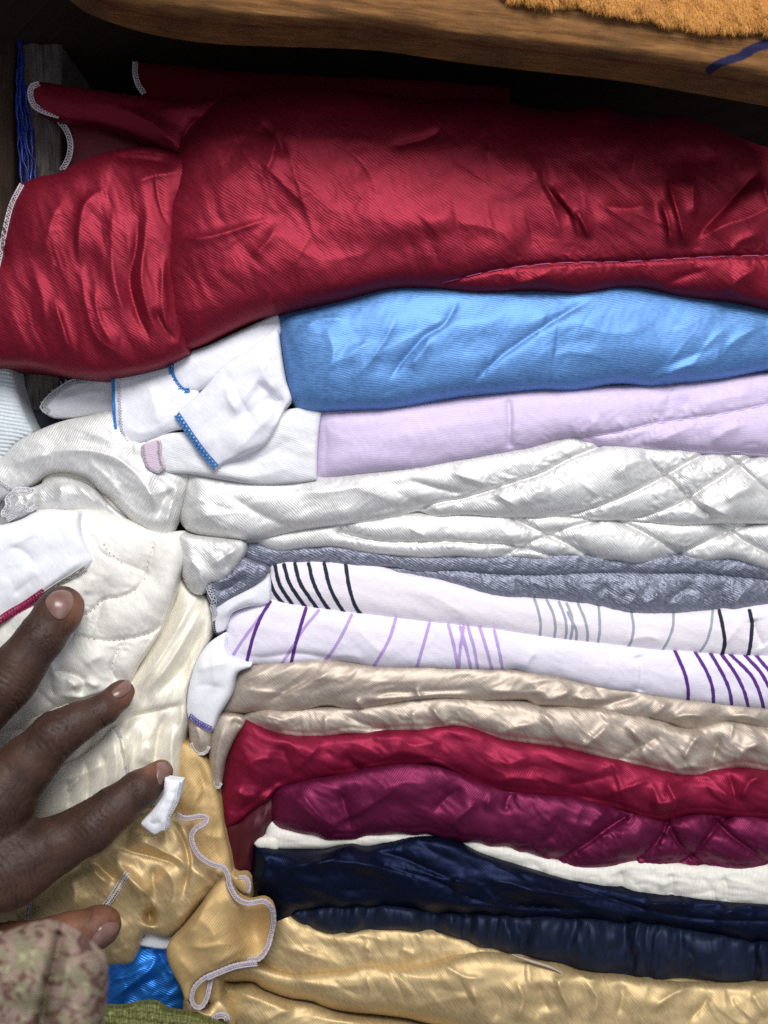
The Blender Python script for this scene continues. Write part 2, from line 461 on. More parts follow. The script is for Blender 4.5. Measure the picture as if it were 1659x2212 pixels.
def fabric(name, rgb, rough=.42, metal=.45, twill=35, pitch=5.2, weave=.5, glit=.25, sheen=.0, spec=.5, var=.10, prints=(), crinkle=.0, aniso=0.0):
    """woven cloth: twill relief, yarn to yarn variation, optional printed stripes"""
    t = NT(name); uv = t.n('ShaderNodeUVMap').outputs[0]
    sep = t.n('ShaderNodeSeparateXYZ'); t.l(uv, sep.inputs[0])
    a = math.radians(twill)
    rt = t.n('ShaderNodeVectorRotate', rotation_type='Z_AXIS'); t.l(uv, rt.inputs[0]); rt.inputs['Angle'].default_value = a
    wob = t.math('MULTIPLY', t.math('SUBTRACT', t.noise(uv, .016, 2), .5), 20.0)
    ph = t.math('ADD', t.math('ADD', t.math('MULTIPLY', sep.outputs[0], math.sin(a)), t.math('MULTIPLY', sep.outputs[1], math.cos(a))), wob)
    tw = t.math('SINE', t.math('MULTIPLY', ph, 2 * math.pi / pitch))
    fine = t.noise(t.vscale(rt.outputs[0], (.07, .20, 1)), 1.0, 3, .8)
    yarn = t.noise(t.vscale(uv, (math.cos(a) * .05 + .02, .3, 1)), 1.0, 2, .6)
    big = t.noise(uv, .006, 3, .55)
    k = t.math('ADD', t.math('MULTIPLY', t.math('SUBTRACT', big, .5), var * 2), t.math('MULTIPLY', t.math('SUBTRACT', fine, .5), glit * 3.0))
    k = t.math('ADD', t.math('ADD', k, 1.0), t.math('MULTIPLY', tw, weave * .10))
    c0 = lin(rgb)
    cc = t.n('ShaderNodeVectorMath', operation='SCALE'); cc.inputs[0].default_value = c0[:3]; t.l(k, cc.inputs['Scale'])
    col = cc.outputs[0]
    for attr, prgb in prints:
        at = t.n('ShaderNodeAttribute'); at.attribute_name = attr
        v = t.math('ADD', at.outputs['Fac'], t.math('MULTIPLY', t.math('SUBTRACT', t.noise(uv, .07, 3, .65), .5), .9))
        mr = t.n('ShaderNodeMapRange'); mr.inputs['From Min'].default_value = 1.18; mr.inputs['From Max'].default_value = .82
        t.l(v, mr.inputs['Value'])
        pk = t.n('ShaderNodeVectorMath', operation='SCALE'); pk.inputs[0].default_value = lin(prgb)[:3]; t.l(k, pk.inputs['Scale'])
        col = t.mix(mr.outputs[0], col, pk.outputs[0])
    t.l(col, t.b.inputs['Base Color'])
    rr = t.math('ADD', t.math('MULTIPLY', t.math('SUBTRACT', fine, .5), .3), rough + (.09 if rough < .56 else 0)); t.l(rr, t.b.inputs['Roughness'])
    t.b.inputs['Metallic'].default_value = min(.85, metal * 1.25); t.b.inputs['Specular IOR Level'].default_value = spec
    if sheen:
        t.b.inputs['Sheen Weight'].default_value = sheen; t.b.inputs['Sheen Roughness'].default_value = .4
        t.b.inputs['Sheen Tint'].default_value = c0
    hsum = t.math('ADD', t.math('MULTIPLY', tw, .5 * weave), t.math('MULTIPLY', t.math('SUBTRACT', fine, .5), 1.6 * max(glit, .12)))
    if crinkle:
        hsum = t.math('ADD', hsum, t.math('MULTIPLY', t.noise(uv, .06, 3, .6, .6), crinkle * 6))
    bp = t.n('ShaderNodeBump'); bp.inputs['Strength'].default_value = 1.0; bp.inputs['Distance'].default_value = 0.000085
    t.l(hsum, bp.inputs['Height']); t.l(bp.outputs[0], t.b.inputs['Normal'])
    return t.m

def thread(name, rgb):
    t = NT(name); tc = t.n('ShaderNodeTexCoord').outputs['Object']
    n = t.noise(tc, 2600, 2, .6)
    c0 = lin(rgb); d = tuple(v * .6 for v in c0[:3]) + (1,)
    t.l(t.mix(n, d, c0), t.b.inputs['Base Color']); t.b.inputs['Roughness'].default_value = .75
    t.b.inputs['Specular IOR Level'].default_value = .25
    return t.m

def wood(name, c1, c2, c3, ang=9, marks=None, bump=.0006, red=None, su=(.012, .16)):
    t = NT(name); uv = t.n('ShaderNodeUVMap').outputs[0]
    rt = t.n('ShaderNodeVectorRotate', rotation_type='Z_AXIS'); t.l(uv, rt.inputs[0]); rt.inputs['Angle'].default_value = math.radians(ang)
    g = t.vscale(rt.outputs[0], (su[0], su[1], 1))
    n1 = t.noise(g, 1.0, 5, .65, .8); n2 = t.noise(t.vscale(rt.outputs[0], (su[0] * 3, su[1] * 4.5, 1)), 1.0, 4, .7, .3)
    n3 = t.noise(uv, .008, 3, .6)
    col = t.ramp(n1, [(.28, lin(c1)), (.5, lin(c2)), (.72, lin(c3))])
    col = t.mix(t.math('MULTIPLY', t.ramp(n2, [(.5, (0, 0, 0, 1)), (.72, (1, 1, 1, 1))]), .35), col, lin(c1))
    col = t.mix(t.ramp(n3, [(.42, (0, 0, 0, 1)), (.7, (.6, .6, .6, 1))]), col, lin(tuple(v * .6 for v in c2)))
    if red is not None:
        at = t.n('ShaderNodeAttribute'); at.attribute_name = 'stain'
        v = t.math('ADD', at.outputs['Fac'], t.math('MULTIPLY', t.math('SUBTRACT', n1, .5), 1.3))
        mr = t.n('ShaderNodeMapRange'); mr.inputs['From Min'].default_value = 1.3; mr.inputs['From Max'].default_value = .5; t.l(v, mr.inputs['Value'])
        col = t.mix(mr.outputs[0], col, lin(red))
    if marks is not None:
        at = t.n('ShaderNodeAttribute'); at.attribute_name = 'ink'
        v = t.math('ADD', at.outputs['Fac'], t.math('MULTIPLY', t.math('SUBTRACT', t.noise(g, 2.0, 3), .5), .7))
        mr = t.n('ShaderNodeMapRange'); mr.inputs['From Min'].default_value = 1.1; mr.inputs['From Max'].default_value = .85; t.l(v, mr.inputs['Value'])
        col = t.mix(mr.outputs[0], col, lin(marks))
    t.l(col, t.b.inputs['Base Color']); t.b.inputs['Roughness'].default_value = .8; t.b.inputs['Specular IOR Level'].default_value = .25
    bp = t.n('ShaderNodeBump'); bp.inputs['Distance'].default_value = bump; bp.inputs['Strength'].default_value = 1
    t.l(t.math('ADD', n1, t.math('MULTIPLY', n2, .5)), bp.inputs['Height']); t.l(bp.outputs[0], t.b.inputs['Normal'])
    return t.m
# ================================================================ materials of this shelf
M = dict(
 red=fabric('red satin', (128, 18, 42), .44, .52, 35, 5.5, .5, .42),
 red_dark=fabric('dark red satin', (84, 12, 26), .6, .2, 35, 5.5, .5, .2),  # darker, duller red than the main satin
 red_shaded=fabric('red satin with shade in colour', (84, 14, 22), .9, 0, 35, 5.5, .5, .2, spec=.05),  # same red satin, shade of the recess put into its colour
 blue=fabric('blue satin', (98, 146, 205), .46, .42, 8, 5.0, .4, .42),
 white_cotton=fabric('white cotton', (232, 232, 240), .8, 0, 40, 4.0, .35, .12, sheen=.1, spec=.2, var=.04),
 lining=fabric('ivory lining', (226, 226, 230), .65, .05, 20, 4.5, .4, .14, spec=.3, var=.05),
 lilac=fabric('lilac cotton', (212, 196, 226), .62, .08, 5, 3.6, .35, .14, sheen=.15, spec=.3, var=.05),
 pink=fabric('pink ribbon', (208, 190, 206), .6, .1, 10, 4, .4, .2),
 silver=fabric('silver white satin', (223, 222, 220), .38, .36, 48, 4.6, .5, .22, var=.05),
 pearl=fabric('pearl white satin', (228, 227, 225), .42, .26, 120, 4.6, .8, .26, var=.05),
 grey=fabric('grey satin', (132, 136, 152), .42, .50, 30, 5.0, .9, .75, crinkle=1.2),
 striped_g=fabric('cotton with grey stripes', (236, 229, 236), .8, 0, 0, 3.4, .2, .10, sheen=.1, spec=.2, var=.04,
                  prints=[('stripe_dark', (36, 44, 58)), ('stripe_pale', (158, 164, 176))]),
 striped_p=fabric('cotton with purple stripes', (236, 230, 243), .8, 0, 0, 3.4, .2, .10, sheen=.1, spec=.2, var=.04,
                  prints=[('stripe_pale', (186, 160, 214)), ('stripe_dark', (92, 48, 128))]),
 beige=fabric('beige satin', (192, 178, 164), .46, .48, 42, 4.4, .25, .24, var=.05),
 crimson=fabric('crimson satin', (140, 20, 58), .44, .50, 130, 4.2, .4, .22),
 plum=fabric('plum satin', (110, 23, 66), .42, .54, 130, 4.2, .4, .22),
 maroon=fabric('maroon lining', (72, 8, 26), .6, .1, 120, 4.4, .4, .2),
 ivory=fabric('ivory plush', (236, 232, 222), .85, 0, 90, 5, .2, .2, sheen=.3, spec=.15, var=.05),
 navy=fabric('navy satin', (20, 28, 54), .38, .62, 130, 4.2, .35, .35, spec=.25),
 navy_plush=fabric('navy plush', (26, 37, 62), .48, .45, 100, 4.2, .3, .5, sheen=.5),
 gold=fabric('gold satin', (212, 186, 138), .48, .48, 52, 4.8, .25, .24, var=.06),
 gold2=fabric('gold satin back', (204, 172, 118), .52, .22, 128, 4.8, .6, .2, var=.06),
 cream=fabric('cream quilt cotton', (236, 233, 226), .68, .05, 60, 4.4, .22, .15, sheen=.15, spec=.3, var=.04),
 ivory_satin=fabric('ivory satin', (247, 241, 224), .5, .16, 110, 4.4, .22, .16, var=.04),
 bright=fabric('bright white cotton', (240, 241, 246), .8, 0, 75, 3.6, .25, .08, sheen=.1, spec=.2, var=.03),
 knit=fabric('white knit', (208, 216, 220), .9, 0, 80, 4, .2, .2, sheen=.2, spec=.1),
 dark=fabric('dark navy cloth', (40, 42, 58), .8, .05, 60, 4, .3, .4, sheen=.2),
 bluesat=fabric('bright blue satin', (44, 126, 220), .34, .5, 25, 4.6, .8, .3),
 t_pink=thread('pale pink thread', (208, 196, 204)), t_blue=thread('blue thread', (58, 138, 214)), t_white=thread('white thread', (232, 230, 236)),
 t_rose=thread('rose thread', (190, 92, 140)), t_mag=thread('magenta thread', (196, 48, 106)), t_lil=thread('lilac thread', (226, 214, 236)),
 t_vio=thread('violet thread', (120, 108, 190)), t_cream=thread('cream thread', (222, 214, 206)), t_grey=thread('grey thread', (200, 202, 212)),
 t_navy=thread('dark thread', (54, 60, 84)), t_silver=thread('silver thread', (206, 206, 208)), t_beige=thread('beige thread', (200, 184, 170)),
 plank=wood('worn plank wood', (88, 56, 28), (126, 86, 46), (146, 104, 60), ang=7, marks=(26, 26, 62), red=(88, 34, 22), bump=.0003),
 post=wood('grey weathered wood', (48, 40, 39), (108, 98, 94), (134, 122, 116), ang=90),
 board=wood('dark board wood', (40, 30, 24), (56, 42, 32), (70, 54, 42), ang=90),
)
def fur_material():
    t = NT('orange plush'); at = t.n('ShaderNodeAttribute'); at.attribute_name = 'tone'
    t.l(t.ramp(at.outputs['Fac'], [(0, lin((176, 112, 36))), (.5, lin((202, 136, 50))), (1, lin((214, 154, 70)))]), t.b.inputs['Base Color'])
    t.b.inputs['Roughness'].default_value = .7; t.b.inputs['Sheen Weight'].default_value = .3
    return t.m
M['fur'] = fur_material()
def plastic(name, rgb, rough=.35):
    t = NT(name); t.b.inputs['Base Color'].default_value = lin(rgb); t.b.inputs['Roughness'].default_value = rough
    tc = t.n('ShaderNodeTexCoord').outputs['Object']
    t.l(t.mix(t.noise(tc, 900, 3), tuple(v * .55 for v in lin(rgb)[:3]) + (1,), lin(rgb)), t.b.inputs['Base Color'])
    return t.m
M['twine'] = plastic('blue plastic fibre', (24, 50, 145))
def straw_material():
    t = NT('olive straw'); uv = t.n('ShaderNodeUVMap').outputs[0]
    n = t.noise(t.vscale(uv, (.25, .05, 1)), 1, 3, .6)
    t.l(t.ramp(n, [(.3, lin((66, 70, 34))), (.55, lin((108, 112, 58))), (.75, lin((144, 146, 86)))]), t.b.inputs['Base Color'])
    t.b.inputs['Roughness'].default_value = .6
    return t.m
M['straw'] = straw_material()
def camo_material():
    t = NT('camouflage cloth'); uv = t.n('ShaderNodeUVMap').outputs[0]
    a = t.noise(uv, .022, 3, .6, .6); b = t.noise(t.vscale(uv, (1, 1.3, 1)), .027, 3, .6, .8); c = t.noise(uv, .04, 3, .6, .5)
    st = lambda v, lo, hi: t.ramp(v, [(lo, (0, 0, 0, 1)), (hi, (1, 1, 1, 1))])
    col = t.mix(st(a, .50, .535), lin((156, 134, 120)), lin((136, 128, 102)))
    col = t.mix(st(b, .54, .57), col, lin((106, 74, 64)))
    col = t.mix(st(c, .60, .63), col, lin((168, 168, 128)))
    t.l(col, t.b.inputs['Base Color']); t.b.inputs['Roughness'].default_value = .85
    bp = t.n('ShaderNodeBump'); bp.inputs['Distance'].default_value = .0002; t.l(t.noise(uv, .6, 2), bp.inputs['Height']); t.l(bp.outputs[0], t.b.inputs['Normal'])
    return t.m
M['camo'] = camo_material()

CRUMP.update({M[k].name: v for k, v in dict(red=(1.4, 66), blue=(1.1, 60), silver=(.7, 50), pearl=(.9, 56), grey=(3.2, 26), beige=(.9, 60), crimson=(1.2, 64), plum=(1.2, 64),
   navy=(1.6, 60), gold=(1.1, 64), gold2=(1.5, 60), cream=(.7, 60), ivory_satin=(.5, 60), white_cotton=(1.6, 60), lining=(1.5, 60), striped_g=(1.2, 60), striped_p=(1.2, 60),
   lilac=(1.0, 60), bright=(1.4, 52), maroon=(1.6, 40), bluesat=(1.8, 34)).items()})
# ================================================================ the shelf
def box(name, lo, hi, mat, kind=None):
    v = np.array([[x, y, z] for x in (lo[0], hi[0]) for y in (lo[1], hi[1]) for z in (lo[2], hi[2])], float)
    f = np.array([[0,1,3,2],[4,6,7,5],[0,4,5,1],[2,3,7,6],[0,2,6,4],[1,5,7,3]])
    o = new_mesh(name, v, [f], mat, None, uv=np.stack([(v[:, 0] + v[:, 1]) / S, v[:, 2] / S], 1), smooth=False)
    if kind: o['kind'] = kind
    return o
box('wall', (-.6, .30, -.05), (.6, .33, .62), M['board'], 'structure')
box('floor', (-.6, -.02, -.03), (.6, .299, .0), M['board'], 'structure')

plank_t = thing('shelf_plank', 'thick worn wooden shelf plank with a blue ink stroke above the red satin', 'shelf', 900, 120, -120)
plank = cloth('board', "-165,-92 80,-88 150,-24 230,10 300,30 400,48 500,56 620,60 740,64 829,70 1000,95 1150,113 1280,127 1390,141 1530,165 1659,188 1800,213 1800,-160 500,-160 -165,-160",  # left end, out of view, added to cast shade on flaps and post
    M['plank'], plank_t, y0=-290, bulge=80, r=26, skirt=62, edge=0, sharp=(0, 1, 16, 17, 18, 19),
    creases=[lambda x, y: 4 * fbm(x, y, 7, 260, 30, 3, 2) + .45 * fbm(x, y, 7, 90, 6, 9, 2),
             crease('420,30 700,46 1000,78 1400,120 1760,180', 4, 22, kind='g', taper=.1),
             crease('1155,20 1150,80', -2.5, 4), crease('1340,140 1370,130 1390,122', -3, 3)],
    prints=[('ink', ["1532,152 1550,139 1575,130 1600,121 1625,105 1659,92 1720,80", "1575,128 1600,122 1620,112", "1610,112 1659,96 1720,82"], 9),
            ('stain', ["150,0 300,44 400,62 500,70 620,74 829,84 1000,109 1150,127 1280,141 1390,155 1530,179 1659,202 1800,227"], 18)])

deck_z = float(W3(np.array(0.), np.array(-112.), -230.)[2])
for i, (a, b) in enumerate(((-.45, -.16), (-.157, .10), (.103, .45))):
    o = box('deck_board', (a, -.0405, deck_z), (b, .299, deck_z + .02), M['board'])
    o.data.transform(__import__('mathutils').Matrix.Translation(-plank_t.location)); o.parent = plank_t
fur_t = thing('plush_blanket', 'orange plush fur blanket hanging over the shelf plank', 'blanket', 1450, 20, -160)
furC = cloth('blanket', "1070,-70 1095,-10 1150,2 1240,8 1330,22 1390,36 1460,50 1540,62 1600,60 1659,62 1780,60 1790,-160 1070,-160", M['gold2'], fur_t,
    y0=-368, bulge=16, r=20, skirt=60, edge=0, creases=[lambda x, y: 6 * fbm(x, y, 60, 60, 40, 5, 2)], sharp=(10, 11, 12))
furC.o.data.materials[0] = M['fur']
def fur_pile():
    r = np.random.default_rng(3); n = 30000
    xs = r.uniform(1075, 1740, n * 2); ys = r.uniform(-70, 90, n * 2)
    k = inside(xs, ys, furC.P); xs, ys = xs[k][:n], ys[k][:n]; n = len(xs)
    d = depth_on(furC, xs[:1], ys[:1])  # warm
    ix = np.clip(np.round((xs - furC.x0) / furC.h).astype(int), 0, furC.D.shape[1] - 1); iy = np.clip(np.round((ys - furC.y0) / furC.h).astype(int), 0, furC.D.shape[0] - 1)
    d = furC.D[iy, ix]; d = np.where(np.isnan(d), -368, d)
    ang = math.pi / 2 + .35 * perlin(xs / 45, ys / 45, 8) + r.normal(0, .22, n) - .12
    L = r.uniform(12, 23, n) * (1 + .4 * perlin(xs / 30, ys / 30, 2))
    dx, dy = np.cos(ang) * L, np.sin(ang) * L
    clump = perlin(xs / 14, ys / 14, 4) * 5
    wd = r.uniform(.35, .75, n)
    nx_, ny_ = -np.sin(ang) * wd, np.cos(ang) * wd
    lift = r.uniform(2, 8, n)
    P0 = W3(xs - nx_, ys - ny_, d); P1 = W3(xs + nx_, ys + ny_, d)
    mx, my, md = xs + dx * .5 + clump * .4, ys + dy * .5, d - lift
    P2 = W3(mx - nx_ * .8, my - ny_ * .8, md); P3 = W3(mx + nx_ * .8, my + ny_ * .8, md)
    P4 = W3(xs + dx + clump, ys + dy, d - lift * .7)
    V = np.stack([P0, P1, P2, P3, P4], 1).reshape(-1, 3)
    b = np.arange(n)[:, None] * 5
    tone = np.clip(.5 + .35 * perlin(xs / 22, ys / 22, 6) + r.normal(0, .10, n), 0, 1)
    tn = np.stack([tone * .5, tone * .5, tone * .85, tone * .85, np.clip(tone * 1.15, 0, 1)], 1).ravel()
    o = new_mesh('fur_pile', V, [b + np.array([0, 1, 3, 2]), b + np.array([2, 3, 4])], M['fur'], fur_t, attrs={'tone': tn})
    o['kind'] = 'stuff'
at_ = furC.o.data.attributes.new('tone', 'FLOAT', 'POINT'); at_.data.foreach_set('value', np.full(len(furC.o.data.vertices), .35, np.float32))
fur_pile()

post_t = thing('wooden_post', 'cracked grey wooden post standing behind the red satin flap', 'post', 90, 900, 330)
cloth('timber', "38,-150 150,-150 140,60 136,200 134,390 140,900 40,900 50,500 44,260 40,80", M['post'], post_t, y0=112, bulge=26, r=16, skirt=300, edge=0, sharp=(0,1,5,6),
    creases=[lambda x, y: 3 * fbm(x, y, 90, 160, 14, 4, 3), crease('84,-40 88,60 92,120', -16, 9, kind='g'), crease('112,270 116,330 114,400', -10, 5), crease('70,150 78,220 74,300', -6, 4),
             crease('100,60 108,110 104,150', -8, 5)])
side_t = thing('side_board', 'dark upright board at the edge of the shelf beside blue twine', 'board', -40, 1100, 260)
cloth('panel', "-160,-160 34,-160 40,60 30,200 34,420 30,1000 -160,1000", M['board'], side_t, y0=92, bulge=20, r=14, skirt=400, edge=0, sharp=(0,1,5,6),
    creases=[lambda x, y: 3 * fbm(x, y, 90, 200, 12, 8, 3)])
tw_t = thing('plastic_twine', 'frayed blue plastic twine hanging beside the grey wooden post', 'twine', 55, 500, 270)
for i, s in enumerate(["42,60 40,150 44,230 40,300 46,380 50,470", "46,110 50,190 47,260 57,320 62,380 60,470", "38,150 36,220 42,280 50,340 68,400 74,470", "50,140 44,200 52,270 64,330 76,352 78,420",
                       "44,200 56,250 60,290 54,340 58,400 56,470", "47,90 45,160 38,240 48,310 56,370 70,440", "52,180 60,230 68,290 70,350 64,420 68,470"]):
    P, z = curve3(None, s, 0, 3, 78 - 4 * (i % 4))
    q = W3(P[:, 0] + 3 * perlin(P[:, 1] / 30, P[:, 1] * 0, i), P[:, 1], z)
    V, F, a, b = tube_geo(q, (3.2 + 1.2 * np.sin(np.arange(len(q)) / 5 + i)) * S, 5)
    new_mesh('strand', V, [F, a, b], M['twine'], tw_t)

GR = 'folded bedding in the main stack'
GL = 'bedding heaped beside the main stack'
# ================================================================ RED
red_t = thing('comforter', 'big red satin comforter on top of the stack, its flaps edged in pale thread', 'comforter', 900, 700, 100, GR)
red_bottom = "366,770 440,745 480,725 560,690 640,672 740,652 830,629 880,624 960,627 1030,636 1110,633 1170,631 1250,638 1310,628 1340,623 1400,626 1460,641 1540,651 1600,658 1659,673 1790,700"
rb = pt(red_bottom)
def rev(s): return ' '.join(reversed(s.split()))
red_body = cloth('folded_body', red_bottom + " 1790,330 1659,318 1600,298 1520,262 1460,246 1390,256 1330,240 1290,228 1180,236 1050,212 930,214 800,195 640,182 560,190 480,212 435,250 402,290 378,340 358,395 342,450 330,525 332,600 342,680",
    M['red'], red_t, y0=-20, bulge=112, r=72, skirt=900, sharp=(0, 20, 21), edge=18,
    creases=[lambda x, y: 9 * fbm(x, y, -15, 210, 110, 1, 2) + 2.4 * fbm(x, y, 62, 150, 46, 4, 2, .5, True, 25) * np.clip((y - 260) / 120, .2, 1) + 1.0 * fbm(x, y, 40, 60, 30, 7, 2, .5, True),
      crease('1497,375 1498,420 1500,478', 16, 22, 5), crease('1483,545 1472,490 1455,430 1440,380', 20, 20, 8), crease('1449,540 1443,480 1425,430', 14, 15, 6),
      crease('1491,530 1520,495 1561,453 1605,405 1648,361', -20, 10, 30), crease('1510,520 1560,490 1620,470 1680,440', 12, 26, 14),
      crease('1253,515 1238,465 1210,425 1190,395', 16, 22, 7), crease('1275,520 1258,478 1240,450', 10, 9, 6), crease('1150,372 1185,412 1245,480 1268,520', -12, 16, 9), crease('1130,330 1165,390 1200,470 1215,530', 9, 24, 10),
      crease('1640,380 1660,430 1680,500', 16, 18, 10), crease('1560,560 1600,520 1659,500', 10, 22, 12), crease('1560,330 1500,350 1440,340', -7, 30, 20, kind='g'),
      crease('829,320 880,310 940,290 960,262', -8, 12, 8), crease('560,260 600,300 620,345', -9, 14, 10), crease('600,250 590,330 560,400', 7, 16, 10), crease('370,500 420,515 480,505 560,480 600,470', 12, 18, 9),
      crease('540,560 580,520 600,480', 8, 20, 14), crease('720,420 760,470 900,480 1050,470', 10, 50, 40, kind='g'), crease('980,480 1080,500 1140,560', 9, 34, 18),
      crease('1290,440 1350,452 1420,440', 8, 30, 12), crease('1080,560 1200,520 1290,560', -7, 40, 30, kind='g'),
      crease('610,520 700,560 820,540', 6, 36, 22), crease('1030,250 1060,300 1050,360', 8, 26, 14), crease('1330,260 1370,320 1360,390', 8, 24, 12)]
      + wr(26, (420, 240, 1600, 560), 50, 28, 130, 16, 4.5, 3)
      + [groove('960,612 1040,590 1110,578 1180,570 1250,567 1330,566 1400,563 1480,558 1560,554 1659,552 1780,550', 8, 6, 5, 26, 4.0, 48, 34, 5),
         crease('1420,628 1470,600 1540,580', -12, 14, 24, taper=.4), crease('1560,640 1600,600 1640,575', 10, 18, 10), crease('1100,620 1160,600 1200,580', 7, 16, 9)])
stitch('seam_stitching', red_body, '950,612 1000,600 1040,590 1110,578 1180,570 1250,567 1330,566 1400,563 1480,558 1560,554 1659,552 1760,550', M['t_rose'], red_t, 1.3, 50, -2.0, 5)
red_lobe = cloth('hanging_flap', "38,400 85,381 125,374 160,354 230,328 320,318 425,345 416,400 402,450 392,525 394,600 402,680 408,762 350,790 300,803 240,813 200,814 130,806 60,792 -10,786 -120,780 -120,430 0,560 5,500 20,440",
    M['red'], red_t, y0=-44, bulge=62, r=44, skirt=120, edge=12, sharp=(0, 6, 12, 17, 18),
    creases=[lambda x, y: 6 * fbm(x, y, 70, 160, 60, 21, 2) + 2.2 * fbm(x, y, 68, 120, 30, 24, 2, .5, True, 20),
      crease('172,580 170,500 186,435 238,402', 13, 34, 6), crease('172,572 186,657 212,732 282,782', 13, 14, 26), crease('300,440 295,532 282,607 300,682 342,757', -13, 14, 10),
      crease('318,430 312,520 304,600 322,680 350,740', 10, 10, 12), crease('112,635 130,690 160,785', 13, 20, 8), crease('200,600 215,690 260,770', 8, 12, 12), crease('245,430 240,520 250,620 290,720', 8, 14, 16),
      crease('60,560 90,640 100,720', 6, 26, 16), crease('360,540 350,610 356,690 378,750', 8, 9, 9), crease('330,660 350,700 385,745', -9, 8, 8), crease('140,420 110,480 95,560', 8, 30, 16),
      crease('230,340 320,345 390,360', -16, 14, 22), crease('280,400 330,380 390,372', 8, 10, 14)] + wr(12, (120, 400, 370, 790), 72, 16, 110, 10, 3.4, 5))
overlock('overlock_edge', red_lobe, '44,397 22,440 7,498 -2,545 -10,580', M['t_pink'], red_t, 8, 7, 1.3, -3, side=-1)
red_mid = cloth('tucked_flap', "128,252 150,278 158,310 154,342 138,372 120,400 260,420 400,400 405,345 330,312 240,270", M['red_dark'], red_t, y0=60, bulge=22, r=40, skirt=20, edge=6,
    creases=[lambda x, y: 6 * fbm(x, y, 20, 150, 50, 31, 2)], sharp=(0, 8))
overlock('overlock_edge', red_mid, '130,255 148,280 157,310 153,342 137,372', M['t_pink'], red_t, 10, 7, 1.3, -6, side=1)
red_up = cloth('upper_flap', "80,177 150,186 250,200 350,215 440,215 490,212 470,240 445,270 424,310 405,347 370,332 340,316 270,286 200,266 130,256 95,246 75,235 62,210 62,186", M['red'], red_t, y0=10, bulge=30, r=34, skirt=30, edge=6, sharp=(5, 9),
    creases=[lambda x, y: 4 * fbm(x, y, 18, 160, 40, 41, 2), crease('160,215 260,235 340,275 402,342', 12, 16, 26), crease('330,240 400,230 480,218', 8, 16, 20), crease('440,250 405,280 395,330', -10, 12, 10)], tilt=(-.10, 0))
overlock('overlock_edge', red_up, '84,177 66,184 61,205 70,230 92,244 128,255', M['t_pink'], red_t, 10, 7, 1.4, -5, side=-1, dep=24)
red_back = cloth('rear_flap', "287,133 380,138 480,150 620,158 900,172 1100,190 1100,290 760,270 520,240 400,232 308,208 294,185 287,160", M['red_shaded'], red_t, y0=70, bulge=20, r=40, skirt=30, edge=6, creases=[lambda x, y: 5 * fbm(x, y, 10, 120, 50, 51, 2)], sharp=(0, 5, 6))
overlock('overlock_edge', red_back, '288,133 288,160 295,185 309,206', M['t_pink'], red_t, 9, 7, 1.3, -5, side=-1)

# ================================================================ BLUE
blue_t = thing('comforter', 'light blue satin comforter with white backing corners edged in blue thread', 'comforter', 1100, 900, 100, GR)
blue_bottom = "645,886 680,891 760,889 850,886 930,871 1000,859 1080,853 1170,844 1240,846 1330,831 1410,836 1470,831 1560,821 1600,813 1659,801 1790,790"
blue_body = cloth('folded_body', blue_bottom + " 1790,670 1659,655 1540,635 1340,606 1170,614 960,610 830,612 740,636 650,662 600,678 602,720 608,760 614,800 622,840 630,868",
    M['blue'], blue_t, y0=10, bulge=105, r=85, skirt=800, sharp=(15, 16), edge=12,
    creases=[lambda x, y: 4 * fbm(x, y, -10, 160, 80, 61, 2) + 1.5 * fbm(x, y, -52, 130, 40, 64, 2, .5, True, 20),
      crease('835,830 870,780 920,725 960,700 995,640', -9, 6, 12, taper=.2), crease('1010,840 1070,780 1130,735 1200,690 1290,640', -9, 6, 14, taper=.2), crease('880,800 920,750 930,720', 6, 14, 8),
      crease('640,720 690,690 760,690', 7, 16, 10), crease('700,700 720,760 700,850', 6, 24, 14), crease('750,830 800,780 850,700 860,660', 7, 12, 20), crease('1370,830 1440,790 1560,745', -6, 14, 18), crease('1420,825 1460,800 1520,780', 8, 14, 8),
      crease('1560,760 1610,720 1659,700', 7, 20, 10), crease('900,690 1000,705 1100,690', 5, 30, 22, kind='g'), crease('640,860 700,800 800,740', 6, 26, 18), crease('1230,690 1330,720 1420,700', 5, 36, 18)]
      + wr(22, (660, 660, 1640, 830), -40, 22, 120, 14, 3.4, 11) + wr(12, (640, 840, 1640, 880), -25, 15, 60, 8, 3, 12))
cloth('lower_corner', "1560,822 1600,812 1659,798 1760,785 1760,830 1659,826 1610,830", M['blue'], blue_t, y0=30, bulge=30, r=30, skirt=200, edge=6)
wa = cloth('backing_corner', "240,812 300,800 365,786 420,790 430,880 400,922 372,930 330,951 285,966 265,962 250,950 245,900", M['white_cotton'], blue_t, y0=-8, bulge=18, r=30, skirt=24, edge=8, sharp=(0, 3),
    creases=[lambda x, y: 4 * fbm(x, y, 70, 120, 50, 71, 2), crease('310,812 330,860 345,930', 7, 20, 14), crease('262,920 310,935 380,905', 6, 14, 20)], tilt=(-.02, -.03))
overlock('overlock_edge', wa, '243,814 244,850 246,900 252,940 266,962', M['t_blue'], blue_t, 3, 5, 1.6, -5, side=-1, bead=2.4)
overlock('lace_edge', wa, '252,814 253,850 255,900 260,936 275,960', M['t_white'], blue_t, 9, 6, 1.2, -4, side=-1, bead=0)
wb0 = cloth('backing_fold', "362,787 390,768 450,745 500,722 600,676 606,720 560,770 490,820 410,848 394,848 380,835 368,812", M['white_cotton'], blue_t, y0=-12, bulge=20, r=26, skirt=26, edge=8, sharp=(0, 4),
    creases=[crease('430,840 480,790 550,745', 8, 14, 20), lambda x, y: 3 * fbm(x, y, -35, 120, 40, 73, 2)])
overlock('overlock_edge', wb0, '366,788 369,812 381,834 396,847 412,847', M['t_blue'], blue_t, 8, 8, 1.4, -5, side=-1)
